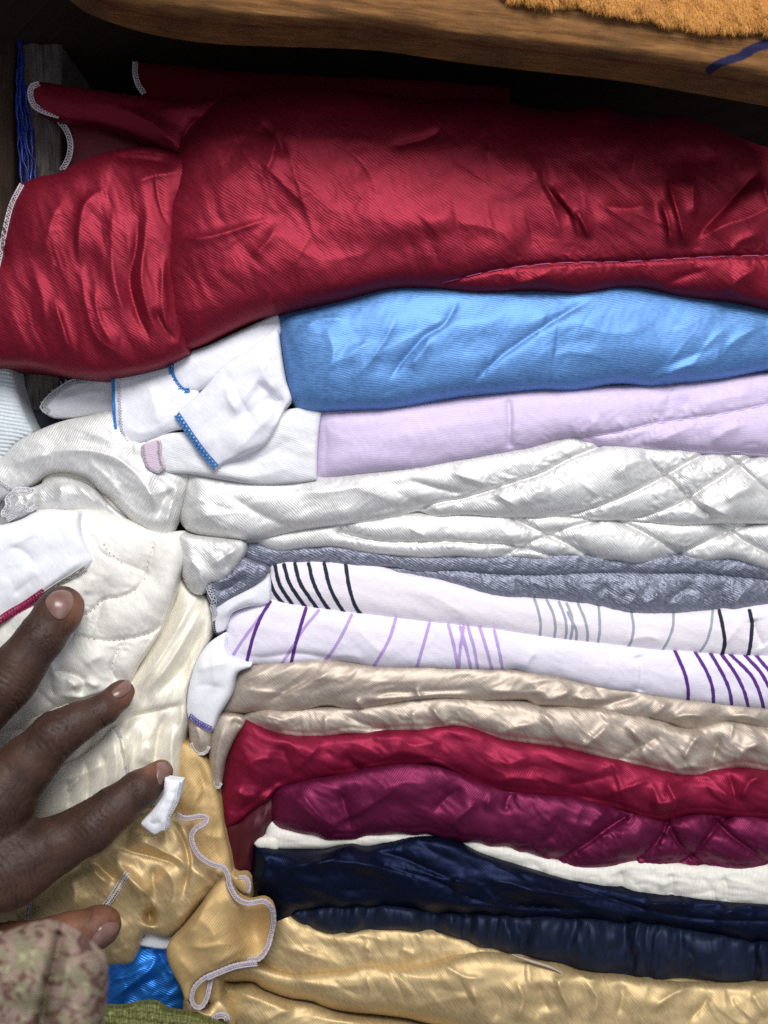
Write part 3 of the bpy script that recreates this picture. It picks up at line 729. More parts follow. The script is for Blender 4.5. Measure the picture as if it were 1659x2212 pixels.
wbs = cloth('backing_tuck', "384,846 400,842 398,900 376,898", M['white_cotton'], blue_t, y0=-2, bulge=6, r=10, skirt=14, edge=0)
overlock('overlock_edge', wbs, '386,848 388,870 386,893', M['t_blue'], blue_t, 7, 5, 1.4, -5, side=-1)
wb = cloth('backing_corner', "376,898 400,875 440,840 480,790 545,745 600,700 606,760 616,820 628,862 614,882 592,930 570,960 520,985 482,1000 462,1014 440,986 420,960 396,925", M['white_cotton'], blue_t, gain=1.3, y0=-26, bulge=20, r=26, skirt=30, edge=8, sharp=(0, 5),
    creases=[lambda x, y: 5 * fbm(x, y, -40, 130, 50, 75, 2), crease('480,790 510,850 560,930', -7, 20, 12), crease('490,815 495,860 520,900', 8, 10, 18), crease('596,745 540,840 480,900', 8, 30, 20), crease('590,925 600,880 570,840 545,820', -14, 14, 18),
      crease('615,860 600,866 570,860', -8, 7, 7), crease('500,985 560,920 600,880', 9, 16, 26), crease('560,770 575,820 600,850', 7, 18, 12)], tilt=(-.03, -.05))
overlock('overlock_edge', wb, '377,898 396,926 420,961 440,987 464,1014', M['t_blue'], blue_t, 12, 9.5, 1.6, -6, side=-1, bead=1.6)

# ================================================================ LILAC
lil_t = thing('comforter', 'pale lilac cotton comforter with an off white lining end and a pink ribbon tab', 'comforter', 1150, 1060, 100, GR)
lil_bottom = "682,1040 760,1031 850,1021 920,1016 980,1001 1040,991 1080,984 1130,980 1180,966 1215,956 1240,954 1290,966 1340,973 1400,976 1450,976 1520,983 1600,986 1659,991 1790,996"
lil_body = cloth('folded_body', lil_bottom + " 1790,800 1659,802 1560,812 1410,826 1240,834 1080,842 930,862 760,878 690,882 686,920 684,960 682,1000", M['lilac'], lil_t, y0=22, bulge=64, r=56, skirt=800, sharp=(0, 17, 18, 26), edge=10,
    creases=[lambda x, y: 4 * fbm(x, y, -8, 200, 60, 81, 2) + 1.6 * fbm(x, y, 75, 60, 30, 83, 2, .5, True, 15),
      crease('1096,856 1101,900 1100,940 1098,975', -8, 5, 12, taper=.15), crease('1108,860 1111,910 1108,970', 4, 6, 12), crease('700,900 704,960 700,1030', -4, 6, 8),
      groove('1050,990 1130,974 1200,954 1280,941 1340,933 1400,918 1480,906 1560,894 1659,874 1780,850', 8, 6, 6, 28, 4.5, 40, 34, 7), groove('1390,962 1450,968 1520,972 1600,976 1659,978 1780,982', 5, 5, 3, 18, 3, 34, 20, 8),
      crease('1410,960 1450,940 1500,920', 7, 14, 10), crease('1530,960 1570,930 1620,915', 8, 14, 9), crease('1330,900 1350,930 1340,960', 6, 14, 9), crease('1500,880 1560,862 1640,850', 6, 26, 16), crease('1240,945 1270,925 1300,900', 6, 14, 12)]
      + wr(18, (1180, 850, 1650, 960), -55, 30, 55, 9, 3.4, 15))
stitch('seam_stitching', lil_body, '1050,991 1130,974 1200,954 1280,941 1340,933 1400,918 1480,906 1560,894 1659,874 1760,852', M['t_lil'], lil_t, 1.3, 34, -1, 4)
stitch('seam_stitching', lil_body, '1400,963 1450,968 1520,972 1600,976 1659,978 1760,981', M['t_lil'], lil_t, 1.1, 34, -1, 4)
lin_ = cloth('lining_end', "310,950 420,930 560,900 650,880 694,890 688,930 685,970 684,1037 640,1043 560,1047 480,1036 410,1024 350,1020 318,1012", M['lining'], lil_t, y0=-8, bulge=14, r=24, skirt=60, edge=8, sharp=(4, 7),
    creases=[lambda x, y: 4 * fbm(x, y, 10, 160, 50, 85, 2) + 1.4 * fbm(x, y, 30, 70, 30, 86, 2, .5, True), crease('480,1000 560,990 640,940', -7, 20, 14), crease('440,1010 540,1030 660,1000', 6, 18, 24)])
tab = cloth('ribbon_tab', "305,962 325,955 346,951 348,985 356,1010 342,1022 320,1013 309,992", M['pink'], lil_t, y0=-26, bulge=1, r=8, skirt=4, edge=0, h=2.0)
overlock('overlock_edge', tab, '307,962 311,992 322,1012 342,1021 355,1010', M['t_pink'], lil_t, 4, 4, 1.1, -4, side=-1, bead=1.5)
overlock('overlock_edge', tab, '346,952 348,985 355,1008', M['t_pink'], lil_t, 7, 6, 1.1, -4, side=1, bead=0)

# ================================================================ SILVER WHITE
sil_t = thing('comforter', 'silver white quilted satin comforter folded into two puffy layers', 'comforter', 1100, 1230, 100, GR)
sil_mid = "386,1112 392,1132 410,1150 450,1161 510,1168 560,1167 640,1150 720,1138 800,1130 868,1117 905,1106 925,1115 945,1120 1000,1114 1045,1118 1090,1122 1120,1119 1180,1124 1210,1117 1250,1122 1310,1127 1340,1125 1420,1133 1480,1138 1560,1133 1659,1134 1790,1134"
sil_up = cloth('upper_fold', sil_mid + " 1790,975 1659,974 1520,966 1400,958 1290,946 1225,938 1130,962 980,984 850,1006 700,1024 560,1032 480,1024 404,1014 400,1040 396,1065 390,1090", M['silver'], sil_t, y0=30, bulge=64, r=56, skirt=800, sharp=(24, 25, 36), edge=10,
    creases=[lambda x, y: 4 * fbm(x, y, -12, 150, 60, 91, 2) + 1.8 * fbm(x, y, -30, 90, 26, 93, 2, .5, True, 15),
      groove('900,1106 940,1088 1004,1076 1069,1056 1114,1041 1174,1021 1229,991 1294,965', 11, 5, 9, 30, 5, 34, 34, 11), groove('1190,1121 1209,1117 1279,1099 1334,1079 1384,1056 1434,1029 1494,994 1530,975', 11, 5, 9, 30, 5, 34, 34, 12),
      groove('1360,1124 1429,1104 1474,1084 1519,1054 1559,1029 1600,1000 1640,980', 11, 5, 9, 30, 5, 34, 34, 13), groove('1395,985 1424,1019 1455,1045 1490,1080 1530,1110', 8, 5, 6, 24, 4, 30, 30, 14), groove('1570,985 1600,1008 1659,1060 1720,1100', 8, 5, 6, 24, 4, 30, 30, 15),
      crease('1062,1062 1090,1078 1124,1101', 11, 5, 12), crease('969,1018 1020,1036 1069,1052', 9, 5, 14), crease('870,1034 940,1054 1014,1070', -10, 12, 7), crease('1494,1078 1540,1098 1589,1126', 14, 8, 16), crease('480,1060 560,1110 650,1150', -9, 20, 14),
      crease('400,1080 440,1110 520,1165', 8, 10, 22), crease('620,1060 700,1062 780,1050 860,1040', 9, 20, 14), crease('560,1130 680,1125 800,1095', 7, 26, 20, kind='g'), crease('740,1130 830,1100 900,1090', -6, 12, 12), crease('1130,1100 1150,1070 1190,1050', 8, 22, 12), crease('1320,1040 1360,1000 1420,990', 8, 22, 14), crease('1560,1090 1600,1060 1640,1050', 9, 18, 14)]
      + wr(26, (900, 985, 1650, 1115), 40, 30, 60, 9, 3.8, 21) + wr(12, (420, 1040, 900, 1140), 15, 20, 120, 14, 4, 22))
sil_low = pt("525,1174 555,1174 570,1186 595,1194 625,1191 670,1185 725,1184 775,1194 829,1200 880,1204 920,1208 960,1205 995,1204 1040,1209 1080,1206 1129,1207 1180,1211 1229,1201 1264,1207 1294,1211 1330,1212 1370,1219 1404,1216 1449,1209 1480,1216 1529,1214 1579,1209 1609,1217 1659,1232 1790,1240")
low = ' '.join('%g,%g' % tuple(p) for p in sil_low)
sil_dn = cloth('lower_fold', low + " 1790,1120 1659,1118 1480,1122 1310,1112 1120,1104 945,1104 860,1104 740,1120 640,1136 560,1150 525,1155", M['silver'], sil_t, y0=42, bulge=52, r=44, skirt=800, sharp=(29, 30), edge=8,
    creases=[lambda x, y: 3 * fbm(x, y, 0, 110, 50, 95, 2) + 1.6 * fbm(x, y, -40, 70, 24, 97, 2, .5, True, 12),
      groove('735,1150 780,1162 829,1170 904,1171 979,1170 1039,1174 1089,1176 1139,1186 1210,1206', 9, 4, 7, 16, 5, 30, 24, 17), groove('1110,1122 1150,1140 1220,1172 1290,1210', 9, 5, 8, 24, 4, 30, 26, 18), groove('1100,1195 1150,1170 1230,1140 1290,1125', 8, 5, 7, 22, 4, 30, 26, 19),
      groove('1330,1122 1390,1150 1440,1180 1500,1214', 9, 5, 8, 24, 4, 30, 26, 20), groove('1420,1214 1500,1182 1570,1150 1640,1125', 9, 5, 8, 24, 4, 30, 26, 22), groove('1560,1135 1610,1170 1659,1195 1720,1230', 8, 5, 7, 22, 4, 30, 26, 23),
      crease('880,1140 910,1155 930,1166', 6, 6, 9), crease('1150,1130 1170,1150 1160,1175', 6, 9, 9)] + wr(26, (640, 1125, 1650, 1205), 50, 35, 40, 7, 3.2, 25))
stitch('seam_stitching', sil_dn, '740,1150 780,1162 829,1170 904,1171 979,1170 1039,1174 1089,1176 1139,1186 1195,1200', M['t_silver'], sil_t, 1.2, 32, -1, 4)
cloth('hanging_end', "380,1150 420,1156 520,1168 530,1175 524,1205 498,1240 478,1256 452,1262 446,1275 436,1285 416,1281 402,1264 394,1246 392,1214", M['silver'], sil_t, y0=6, bulge=40, r=40, skirt=70, edge=8,
    creases=[lambda x, y: 5 * fbm(x, y, 60, 90, 40, 99, 2) + 2.4 * fbm(x, y, 60, 60, 24, 98, 2, .5, True, 10), crease('450,1225 480,1205 520,1180', 10, 12, 9), crease('400,1200 430,1230 440,1270', 8, 14, 10), crease('470,1180 490,1215 480,1240', -8, 8, 10)])
# ================================================================ GREY
gry_t = thing('comforter', 'crinkled grey satin comforter in two thin layers under the silver white one', 'comforter', 1150, 1330, 100, GR)
g_mid = "525,1206 553,1222 583,1227 610,1225 640,1222 677,1220 715,1223 752,1227 805,1227 829,1224 870,1230 904,1237 979,1237 1049,1242 1129,1247 1200,1247 1279,1242 1349,1240 1409,1244 1479,1240 1549,1246 1629,1255 1659,1258 1790,1262"
cloth('upper_fold', g_mid + " 1790,1222 1659,1214 1560,1194 1449,1194 1370,1200 1229,1188 1040,1190 829,1184 725,1170 625,1176 570,1170 540,1162 522,1172", M['grey'], gry_t, y0=48, bulge=30, r=30, skirt=800, edge=6, sharp=(23, 24),
    creases=[lambda x, y: 2.5 * fbm(x, y, 0, 80, 40, 101, 2) + 2.2 * fbm(x, y, -35, 50, 18, 103, 3, .55, True, 14)] + wr(26, (560, 1190, 1650, 1250), -35, 40, 36, 6, 3, 31))
g_low = "800,1229 829,1239 865,1247 904,1252 934,1257 964,1265 999,1275 1034,1286 1069,1293 1129,1294 1179,1297 1229,1307 1279,1311 1324,1321 1369,1329 1429,1331 1479,1329 1539,1322 1599,1321 1659,1310 1790,1300"
cloth('lower_fold', g_low + " 1790,1250 1659,1246 1549,1234 1409,1232 1279,1230 1129,1235 979,1225 870,1219", M['grey'], gry_t, y0=56, bulge=40, r=36, skirt=800, edge=6, sharp=(20, 21),
    creases=[lambda x, y: 3 * fbm(x, y, 80, 70, 40, 105, 2) + 2.6 * fbm(x, y, 62, 50, 20, 107, 3, .55, True, 14),
      crease('1300,1255 1312,1290 1300,1318', -9, 9, 9), crease('1350,1260 1372,1285 1340,1320', 9, 8, 14), crease('1430,1270 1410,1295 1380,1310', 10, 8, 12), crease('1500,1255 1470,1280 1430,1300', -9, 10, 8), crease('1540,1260 1560,1290 1550,1320', -8, 10, 10), crease('1620,1262 1590,1300 1570,1322', 8, 8, 12), crease('1210,1252 1250,1270 1260,1300', 7, 10, 10), crease('1100,1250 1130,1270 1140,1295', -6, 8, 10)]
      + wr(40, (1150, 1250, 1650, 1325), 70, 35, 42, 7, 3.6, 33) + wr(14, (850, 1235, 1200, 1290), 60, 35, 36, 7, 2.6, 34))
gf = cloth('hanging_flap', "444,1254 478,1243 500,1226 522,1205 545,1212 580,1226 576,1242 548,1264 500,1290 466,1310 456,1306 446,1284", M['grey'], gry_t, y0=10, bulge=18, r=24, skirt=30, edge=6,
    creases=[crease('462,1282 500,1268 540,1236', -12, 8, 10), crease('450,1262 490,1252 530,1222', 7, 8, 14), lambda x, y: 2 * fbm(x, y, -35, 60, 20, 109, 2, .5, True)])
overlock('overlock_edge', gf, '446,1252 446,1270 452,1286 458,1298 455,1312 461,1330', M['t_grey'], gry_t, 10, 7, 1.5, -4, side=-1, bead=1.6)

# ================================================================ GREY STRIPED
sg_t = thing('bed_sheet', 'white folded sheet printed with black and grey curved stripes', 'sheet', 1100, 1430, 100, GR)
sg_bottom = "582,1302 617,1312 677,1321 715,1325 752,1332 782,1332 865,1343 940,1353 1037,1359 1112,1375 1187,1385 1262,1394 1344,1403 1412,1411 1487,1417 1562,1421 1622,1426 1659,1425 1790,1428"
Zs = lambda s, ox, oy: ' '.join('%g,%g' % (ox + .375 * float(p.split(',')[0]), oy + .375 * float(p.split(',')[1])) for p in s.split())
A9 = lambda s: Zs(s, 414.7, 1157.8)
A10 = lambda s: Zs(s, 1036.8, 1157.8)
dk = [A9(s) for s in ("440,225 452,270 475,325 520,385 545,410", "478,170 500,270 540,340 590,410", "530,165 560,270 610,350 665,425", "593,160 622,270 680,360 740,445", "672,160 700,270 750,370 812,455", "762,160 790,280 830,370 888,460", "885,165 905,290 935,390 985,475")] \
   + [A10(s) for s in ("1378,430 1400,530 1408,580 1409,630 1392,690", "1552,430 1562,470 1568,500 1562,590 1552,660 1535,720")]
pl = [A10(s) for s in ("312,360 338,440 350,520 340,605", "385,370 422,450 434,530 424,615", "455,380 490,470 498,540 488,620", "500,390 530,470 530,550 514,630", "505,440 530,490 556,550 552,620", "565,390 603,480 620,560 615,640", "684,405 690,500 688,570 673,645", "872,440 885,530 870,610 836,665", "1116,440 1110,530 1080,610 1034,685", "1341,430 1330,530 1300,620 1240,700")]
cloth('folded_body', sg_bottom + " 1790,1296 1659,1300 1479,1318 1369,1316 1229,1294 1069,1280 964,1250 865,1232 805,1214 677,1206 583,1212 579,1240 576,1262 578,1285", M['striped_g'], sg_t, y0=60, bulge=56, r=46, skirt=800, edge=8, sharp=(0, 18, 19, 27), h=2.2,
    creases=[lambda x, y: 3 * fbm(x, y, 10, 160, 50, 111, 2) + 1.2 * fbm(x, y, 30, 80, 30, 113, 2, .5, True), crease('880,1270 960,1300 1020,1345', 5, 20, 14), crease('1340,1390 1400,1375 1440,1390', 6, 14, 9), crease('1625,1335 1632,1365 1650,1400', -12, 8, 12, taper=.15), crease('1560,1400 1590,1360 1610,1335', 6, 12, 10), crease('980,1270 1000,1310 990,1345', 4, 20, 14), crease('1180,1330 1230,1350 1290,1345', 4, 16, 12)] + wr(12, (850, 1280, 1640, 1410), 20, 40, 80, 14, 2.2, 41),
    prints=[('stripe_dark', dk, 4.2), ('stripe_pale', pl, 3.0)])
sl = cloth('lining_flap', "462,1308 500,1286 548,1262 578,1238 580,1302 540,1310 500,1326 484,1362 466,1370 458,1340", M['white_cotton'], sg_t, y0=22, bulge=20, r=26, skirt=40, edge=6, creases=[crease('470,1340 510,1305 560,1285', 8, 14, 12), lambda x, y: 3 * fbm(x, y, -40, 80, 40, 115, 2)])
overlock('overlock_edge', sl, '458,1342 462,1366 470,1374 482,1368', M['t_navy'], sg_t, 7, 5, 1.2, -4, side=-1, bead=0)

# ================================================================ PURPLE STRIPED
sp_t = thing('bed_sheet', 'white folded sheet printed with purple and lilac slanting stripes', 'sheet', 1100, 1540, 100, GR)
sp_bottom = "495,1416 527,1433 583,1439 625,1441 677,1435 707,1432 733,1431 775,1437 808,1445 865,1446 940,1447 1037,1451 1093,1450 1114,1447 1134,1458 1187,1465 1247,1477 1307,1493 1359,1497 1412,1507 1487,1518 1562,1527 1622,1533 1659,1536 1790,1545"
dp = [A9(s) for s in ("450,380 395,470 350,590 312,745", "658,415 620,540 590,650 565,765")] + [A10(s) for s in ("1120,655 1175,780 1196,860 1200,900 1198,965", "1240,668 1310,790 1340,880 1346,985", "1322,665 1400,800 1440,900 1452,1000", "1385,672 1470,790 1520,890 1552,1005", "1440,680 1560,800 1610,900 1638,1010", "1525,685 1620,790 1659,860 1700,930", "1580,675 1659,770 1720,850")]
lp = [A9(s) for s in ("400,455 300,590 225,705", "730,430 640,540 580,640 505,755", "920,455 860,580 790,690 730,750", "1173,480 1130,610 1045,755", "1368,505 1330,640 1292,770", "1477,515 1510,640 1535,785", "1565,525 1545,650 1535,785", "1545,525 1580,650 1610,780", "1590,525 1625,650 1650,790")] + [A10(s) for s in ("0,530 40,660 75,795", "82,545 110,660 134,795")]
cloth('folded_body', sp_bottom + " 1790,1416 1659,1413 1562,1408 1412,1398 1262,1381 1112,1361 940,1340 752,1318 617,1298 582,1292 540,1308 494,1329 487,1366 488,1396", M['striped_p'], sp_t, y0=54, bulge=54, r=46, skirt=800, edge=8, sharp=(24, 25), h=2.2,
    creases=[lambda x, y: 3 * fbm(x, y, 8, 150, 50, 121, 2) + 1.2 * fbm(x, y, 40, 80, 30, 123, 2, .5, True), crease('1375,1415 1386,1445 1380,1497', -8, 6, 10, taper=.1), crease('1370,1420 1378,1450 1372,1500', 5, 8, 14), crease('490,1408 560,1420 640,1412 700,1420 790,1440', -9, 12, 7), crease('1130,1455 1140,1430 1160,1400', 8, 9, 14), crease('1300,1490 1320,1450 1310,1410', 5, 18, 12), crease('760,1330 790,1380 850,1430', 5, 26, 16), crease('1480,1510 1490,1470 1480,1440', 5, 9, 12), crease('690,1432 740,1415 800,1425', 5, 12, 9)] + wr(12, (600, 1330, 1640, 1500), 10, 40, 80, 14, 2.4, 43),
    prints=[('stripe_dark', dp, 3.9), ('stripe_pale', lp, 3.6)])
pf = cloth('lining_flap', "486,1368 466,1378 448,1392 424,1427 409,1472 403,1517 407,1551 431,1570 456,1581 472,1547 499,1502 512,1455 545,1438 520,1428 497,1416 488,1396", M['bright'], sp_t, y0=20, bulge=34, r=36, skirt=50, edge=8, creases=[crease('420,1450 450,1440 500,1430', 7, 14, 10), crease('415,1485 450,1480 490,1490', -4, 10, 10), crease('470,1395 460,1440 470,1500', 7, 22, 20), lambda x, y: 4 * fbm(x, y, 100, 90, 40, 125, 2)])
overlock('overlock_edge', pf, '406,1549 420,1561 435,1570 456,1580', M['t_vio'], sp_t, 10, 6, 1.4, -4, side=-1, bead=1.2)

# ================================================================ BEIGE
be_t = thing('comforter', 'beige satin comforter, two wrinkled layers above the crimson one', 'comforter', 1100, 1690, 100, GR)
be_mid = "478,1540 520,1541 565,1538 610,1540 655,1537 707,1525 745,1533 775,1535 827,1527 883,1518 958,1512 1037,1517 1100,1514 1138,1514 1157,1527 1217,1529 1269,1537 1314,1548 1359,1553 1404,1555 1449,1567 1487,1580 1524,1576 1562,1563 1620,1570 1659,1578 1790,1590"
cloth('upper_fold', be_mid + " 1790,1530 1659,1522 1487,1504 1359,1484 1247,1464 1134,1444 940,1434 808,1432 700,1418 583,1426 546,1434 512,1456 499,1495", M['beige'], be_t, gain=1.35, y0=58, bulge=54, r=46, skirt=800, edge=8, sharp=(0, 26, 27),
    creases=[lambda x, y: 4 * fbm(x, y, -10, 130, 50, 131, 2) + 2.2 * fbm(x, y, -35, 90, 24, 133, 3, .5, True, 14),
      crease('600,1510 680,1470 730,1442', 9, 20, 6), crease('555,1530 640,1480 700,1445', -7, 14, 8), crease('780,1520 830,1498 900,1495 1000,1490 1037,1480', -8, 9, 9), crease('760,1510 860,1508 960,1500 1037,1502', 10, 9, 12), crease('895,1485 905,1500 910,1515', 7, 5, 6), crease('765,1510 775,1520 785,1532', 8, 6, 6), crease('1037,1490 1120,1495 1200,1490', 8, 14, 9),
      crease('1160,1520 1220,1500 1240,1480', 11, 8, 14), crease('1250,1530 1310,1520 1370,1505 1390,1495', -12, 12, 8), crease('1230,1500 1260,1510 1330,1510', 9, 9, 9), crease('1440,1560 1480,1545 1540,1550', 10, 10, 9), crease('1400,1550 1430,1530 1440,1510', 8, 9, 9), crease('1560,1555 1600,1545 1659,1560', 8, 10, 10)] + wr(14, (1030, 1465, 1650, 1570), 20, 25, 90, 11, 4.0, 51) + wr(12, (520, 1445, 1030, 1520), -10, 30, 90, 10, 3, 52))
be_low = "520,1544 527,1563 565,1581 610,1595 658,1600 707,1598 752,1589 808,1593 865,1586 940,1585 977,1574 1003,1578 1037,1594 1097,1608 1157,1615 1206,1621 1247,1630 1299,1642 1337,1655 1374,1660 1412,1671 1449,1679 1487,1682 1524,1681 1562,1670 1599,1662 1659,1673 1790,1690"
cloth('lower_fold', be_low + " 1790,1578 1659,1564 1562,1552 1487,1566 1404,1542 1269,1524 1157,1514 958,1500 775,1522 655,1525 565,1526", M['beige'], be_t, gain=1.35, y0=64, bulge=58, r=48, skirt=800, edge=8, sharp=(0, 26, 27),
    creases=[lambda x, y: 5 * fbm(x, y, 10, 120, 60, 135, 2) + 2.6 * fbm(x, y, 40, 80, 26, 137, 3, .5, True, 14),
      crease('725,1535 780,1562 860,1586', -9, 8, 16), crease('700,1540 705,1570 705,1598', 6, 7, 9), crease('890,1530 895,1555 900,1585', 7, 8, 9), crease('930,1520 945,1545 975,1575', 9, 7, 12), crease('560,1545 580,1560 620,1565', 6, 9, 12),
      crease('1240,1625 1290,1590 1320,1560', 11, 20, 9), crease('1320,1650 1390,1610 1440,1580', -12, 12, 16), crease('1160,1535 1190,1560 1210,1610', 7, 12, 14), crease('1060,1590 1120,1570 1170,1560', 8, 16, 10), crease('1350,1560 1380,1590 1430,1640', 9, 12, 16), crease('1530,1680 1545,1620 1560,1580', -12, 10, 14), crease('1470,1650 1500,1600 1520,1580', 11, 12, 12), crease('1580,1660 1610,1620 1659,1600', 11, 12, 14), crease('1440,1675 1490,1655 1530,1665', 10, 16, 14)] + [hem(be_low, -17, 600, seed=73)] + wr(16, (1030, 1540, 1650, 1660), 45, 30, 80, 12, 4.6, 53) + wr(10, (540, 1550, 1030, 1590), 30, 40, 60, 9, 3, 54))
bt = cloth('hanging_end', "407,1545 456,1572 458,1600 452,1622 440,1633 424,1630 412,1611 408,1580", M['beige'], be_t, y0=34, bulge=22, r=22, skirt=40, edge=5, creases=[crease('420,1560 430,1590 436,1620', 6, 8, 10)])
overlock('overlock_edge', bt, '411,1606 418,1622 430,1630 446,1626 454,1612', M['t_cream'], be_t, 4, 5, 1.3, -4, side=-1, bead=2.6)
bt2 = cloth('hanging_end', "470,1545 510,1543 530,1556 508,1594 486,1645 480,1678 474,1702 459,1702 452,1662 454,1590", M['beige'], be_t, y0=40, bulge=30, r=26, skirt=60, edge=5, creases=[crease('490,1560 470,1620 466,1690', 8, 10, 12), crease('500,1555 515,1565 525,1560', -7, 5, 6)])
overlock('overlock_edge', bt2, '458,1690 464,1702 474,1702 480,1690', M['t_cream'], be_t, 4, 5, 1.2, -4, side=-1, bead=1.8)

# ================================================================ CRIMSON
cr_t = thing('comforter', 'crimson satin comforter with a dark maroon lining end hanging down', 'comforter', 1100, 1790, 100, GR)
cr_bottom = "484,1790 512,1780 545,1752 583,1728 600,1706 625,1699 677,1687 715,1679 752,1677 775,1670 827,1660 883,1657 940,1654 977,1670 1015,1690 1037,1698 1074,1711 1131,1720 1179,1723 1224,1727 1269,1739 1318,1748 1356,1759 1389,1771 1434,1776 1472,1766 1487,1762 1543,1762 1592,1769 1659,1772 1790,1776"
cloth('folded_body', cr_bottom + " 1790,1670 1659,1660 1562,1656 1487,1668 1374,1646 1247,1616 1097,1594 1003,1564 865,1572 707,1584 610,1582 527,1552 505,1594 488,1645 480,1700 480,1745", M['crimson'], cr_t, gain=1.3, y0=62, bulge=66, r=52, skirt=800, edge=8, sharp=(0, 31, 32),
    creases=[lambda x, y: 6 * fbm(x, y, 20, 140, 60, 141, 2) + 2.4 * fbm(x, y, 30, 90, 30, 143, 2, .5, True, 18),
      crease('495,1770 540,1735 600,1690 640,1670', -12, 14, 18), crease('560,1735 590,1715 610,1690', 12, 9, 10), crease('610,1685 640,1660 700,1600', 7, 8, 26), crease('600,1600 625,1650 640,1690', -8, 20, 14), crease('740,1620 760,1650 800,1675', -14, 14, 16), crease('800,1650 860,1625 930,1640 1000,1680', 10, 20, 14), crease('520,1660 560,1640 600,1640', 8, 18, 14), crease('500,1700 530,1720 570,1715', 9, 14, 9),
      crease('1060,1690 1120,1680 1180,1690', 8, 16, 10), crease('1200,1700 1260,1690 1340,1670', -9, 14, 18), crease('1300,1720 1360,1700 1410,1680', 10, 16, 10), crease('1400,1740 1440,1735 1480,1745', 14, 16, 14), crease('1570,1660 1585,1710 1590,1765', -8, 9, 9), crease('1600,1730 1620,1690 1659,1670', 9, 12, 10), crease('1440,1680 1450,1710 1470,1740', 8, 10, 12), crease('1040,1640 1100,1650 1150,1630', 7, 20, 14), crease('860,1600 900,1610 960,1600', 7, 24, 14)] + [hem(cr_bottom, -15, 700, seed=71)] + wr(26, (1030, 1620, 1650, 1750), 25, 40, 80, 12, 4.5, 61) + wr(14, (500, 1590, 1030, 1700), -20, 40, 90, 14, 4, 62))
cf = cloth('lining_end', "482,1780 512,1776 548,1745 588,1718 592,1776 574,1792 570,1814 552,1826 544,1867 537,1894 501,1888 496,1852 488,1806", M['maroon'], cr_t, y0=66, bulge=34, r=34, skirt=200, edge=6, creases=[crease('560,1750 545,1800 530,1880', 12, 14, 10), crease('520,1780 510,1830 512,1885', -8, 12, 12), crease('580,1740 565,1780 560,1810', 7, 8, 8), lambda x, y: 4 * fbm(x, y, 100, 100, 40, 145, 2)])
overlock('overlock_edge', cf, '499,1888 512,1893 524,1892 537,1895', M['t_pink'], cr_t, 5, 6, 1.3, -4, side=-1, bead=2)

# ================================================================ PLUM
pm_t = thing('comforter', 'plum purple quilted satin comforter with crossing seams between crimson and ivory', 'comforter', 1100, 1890, 100, GR)
pm_bottom = "587,1775 598,1790 625,1797 655,1805 677,1805 703,1818 733,1817 771,1816 793,1808 827,1806 865,1803 895,1807 921,1803 940,1808 962,1816 977,1814 996,1822 1037,1823 1056,1833 1078,1831 1097,1829 1119,1844 1138,1842 1168,1853 1206,1868 1239,1876 1281,1878 1329,1874 1367,1868 1404,1874 1453,1870 1479,1878 1509,1881 1536,1872 1562,1878 1607,1882 1659,1878 1790,1876"
cloth('folded_body', pm_bottom + " 1790,1764 1659,1758 1543,1748 1434,1762 1356,1744 1224,1712 1131,1705 1015,1672 940,1640 827,1646 752,1664 625,1686 589,1708 585,1745", M['plum'], pm_t, gain=1.3, y0=66, bulge=70, r=54, skirt=800, edge=8, sharp=(37, 38),
    creases=[lambda x, y: 5 * fbm(x, y, 20, 140, 60, 151, 2) + 2.0 * fbm(x, y, 40, 90, 30, 153, 2, .5, True, 18),
      groove('1195,1860 1224,1848 1269,1821 1314,1788 1350,1765', 9, 6, 8, 30, 4, 34, 30, 31), groove('1360,1870 1404,1836 1430,1803 1441,1780', 9, 6, 8, 30, 4, 34, 30, 32), groove('1441,1775 1464,1818 1494,1848 1536,1876', 9, 6, 8, 30, 4, 34, 30, 33),
      groove('1452,1872 1494,1848 1528,1810 1550,1780 1570,1765', 9, 6, 8, 30, 4, 34, 30, 34), groove('1545,1772 1580,1806 1622,1836 1659,1863 1720,1900', 9, 6, 8, 30, 4, 34, 30, 35),
      crease('730,1700 745,1740 760,1800', -16, 20, 22), crease('620,1715 650,1740 700,1790', 8, 10, 26), crease('640,1700 690,1760 735,1800', 9, 26, 12), crease('700,1790 780,1750 860,1700', 9, 10, 26), crease('800,1720 880,1690 950,1700', 8, 30, 22), crease('930,1760 970,1720 1010,1700', -9, 16, 14), crease('960,1790 1010,1750 1037,1730', 9, 14, 18), crease('1090,1760 1100,1720 1120,1715', -8, 14, 10), crease('1150,1830 1200,1800 1220,1740', -9, 22, 18), crease('1260,1800 1300,1760 1320,1755', 7, 14, 12), crease('1330,1850 1345,1810 1340,1780', 6, 18, 14), crease('1430,1785 1438,1800 1450,1770', 8, 5, 6)] + [hem(pm_bottom, -16, 620, seed=72)] + wr(18, (1040, 1730, 1650, 1860), -40, 40, 60, 11, 3.6, 63))

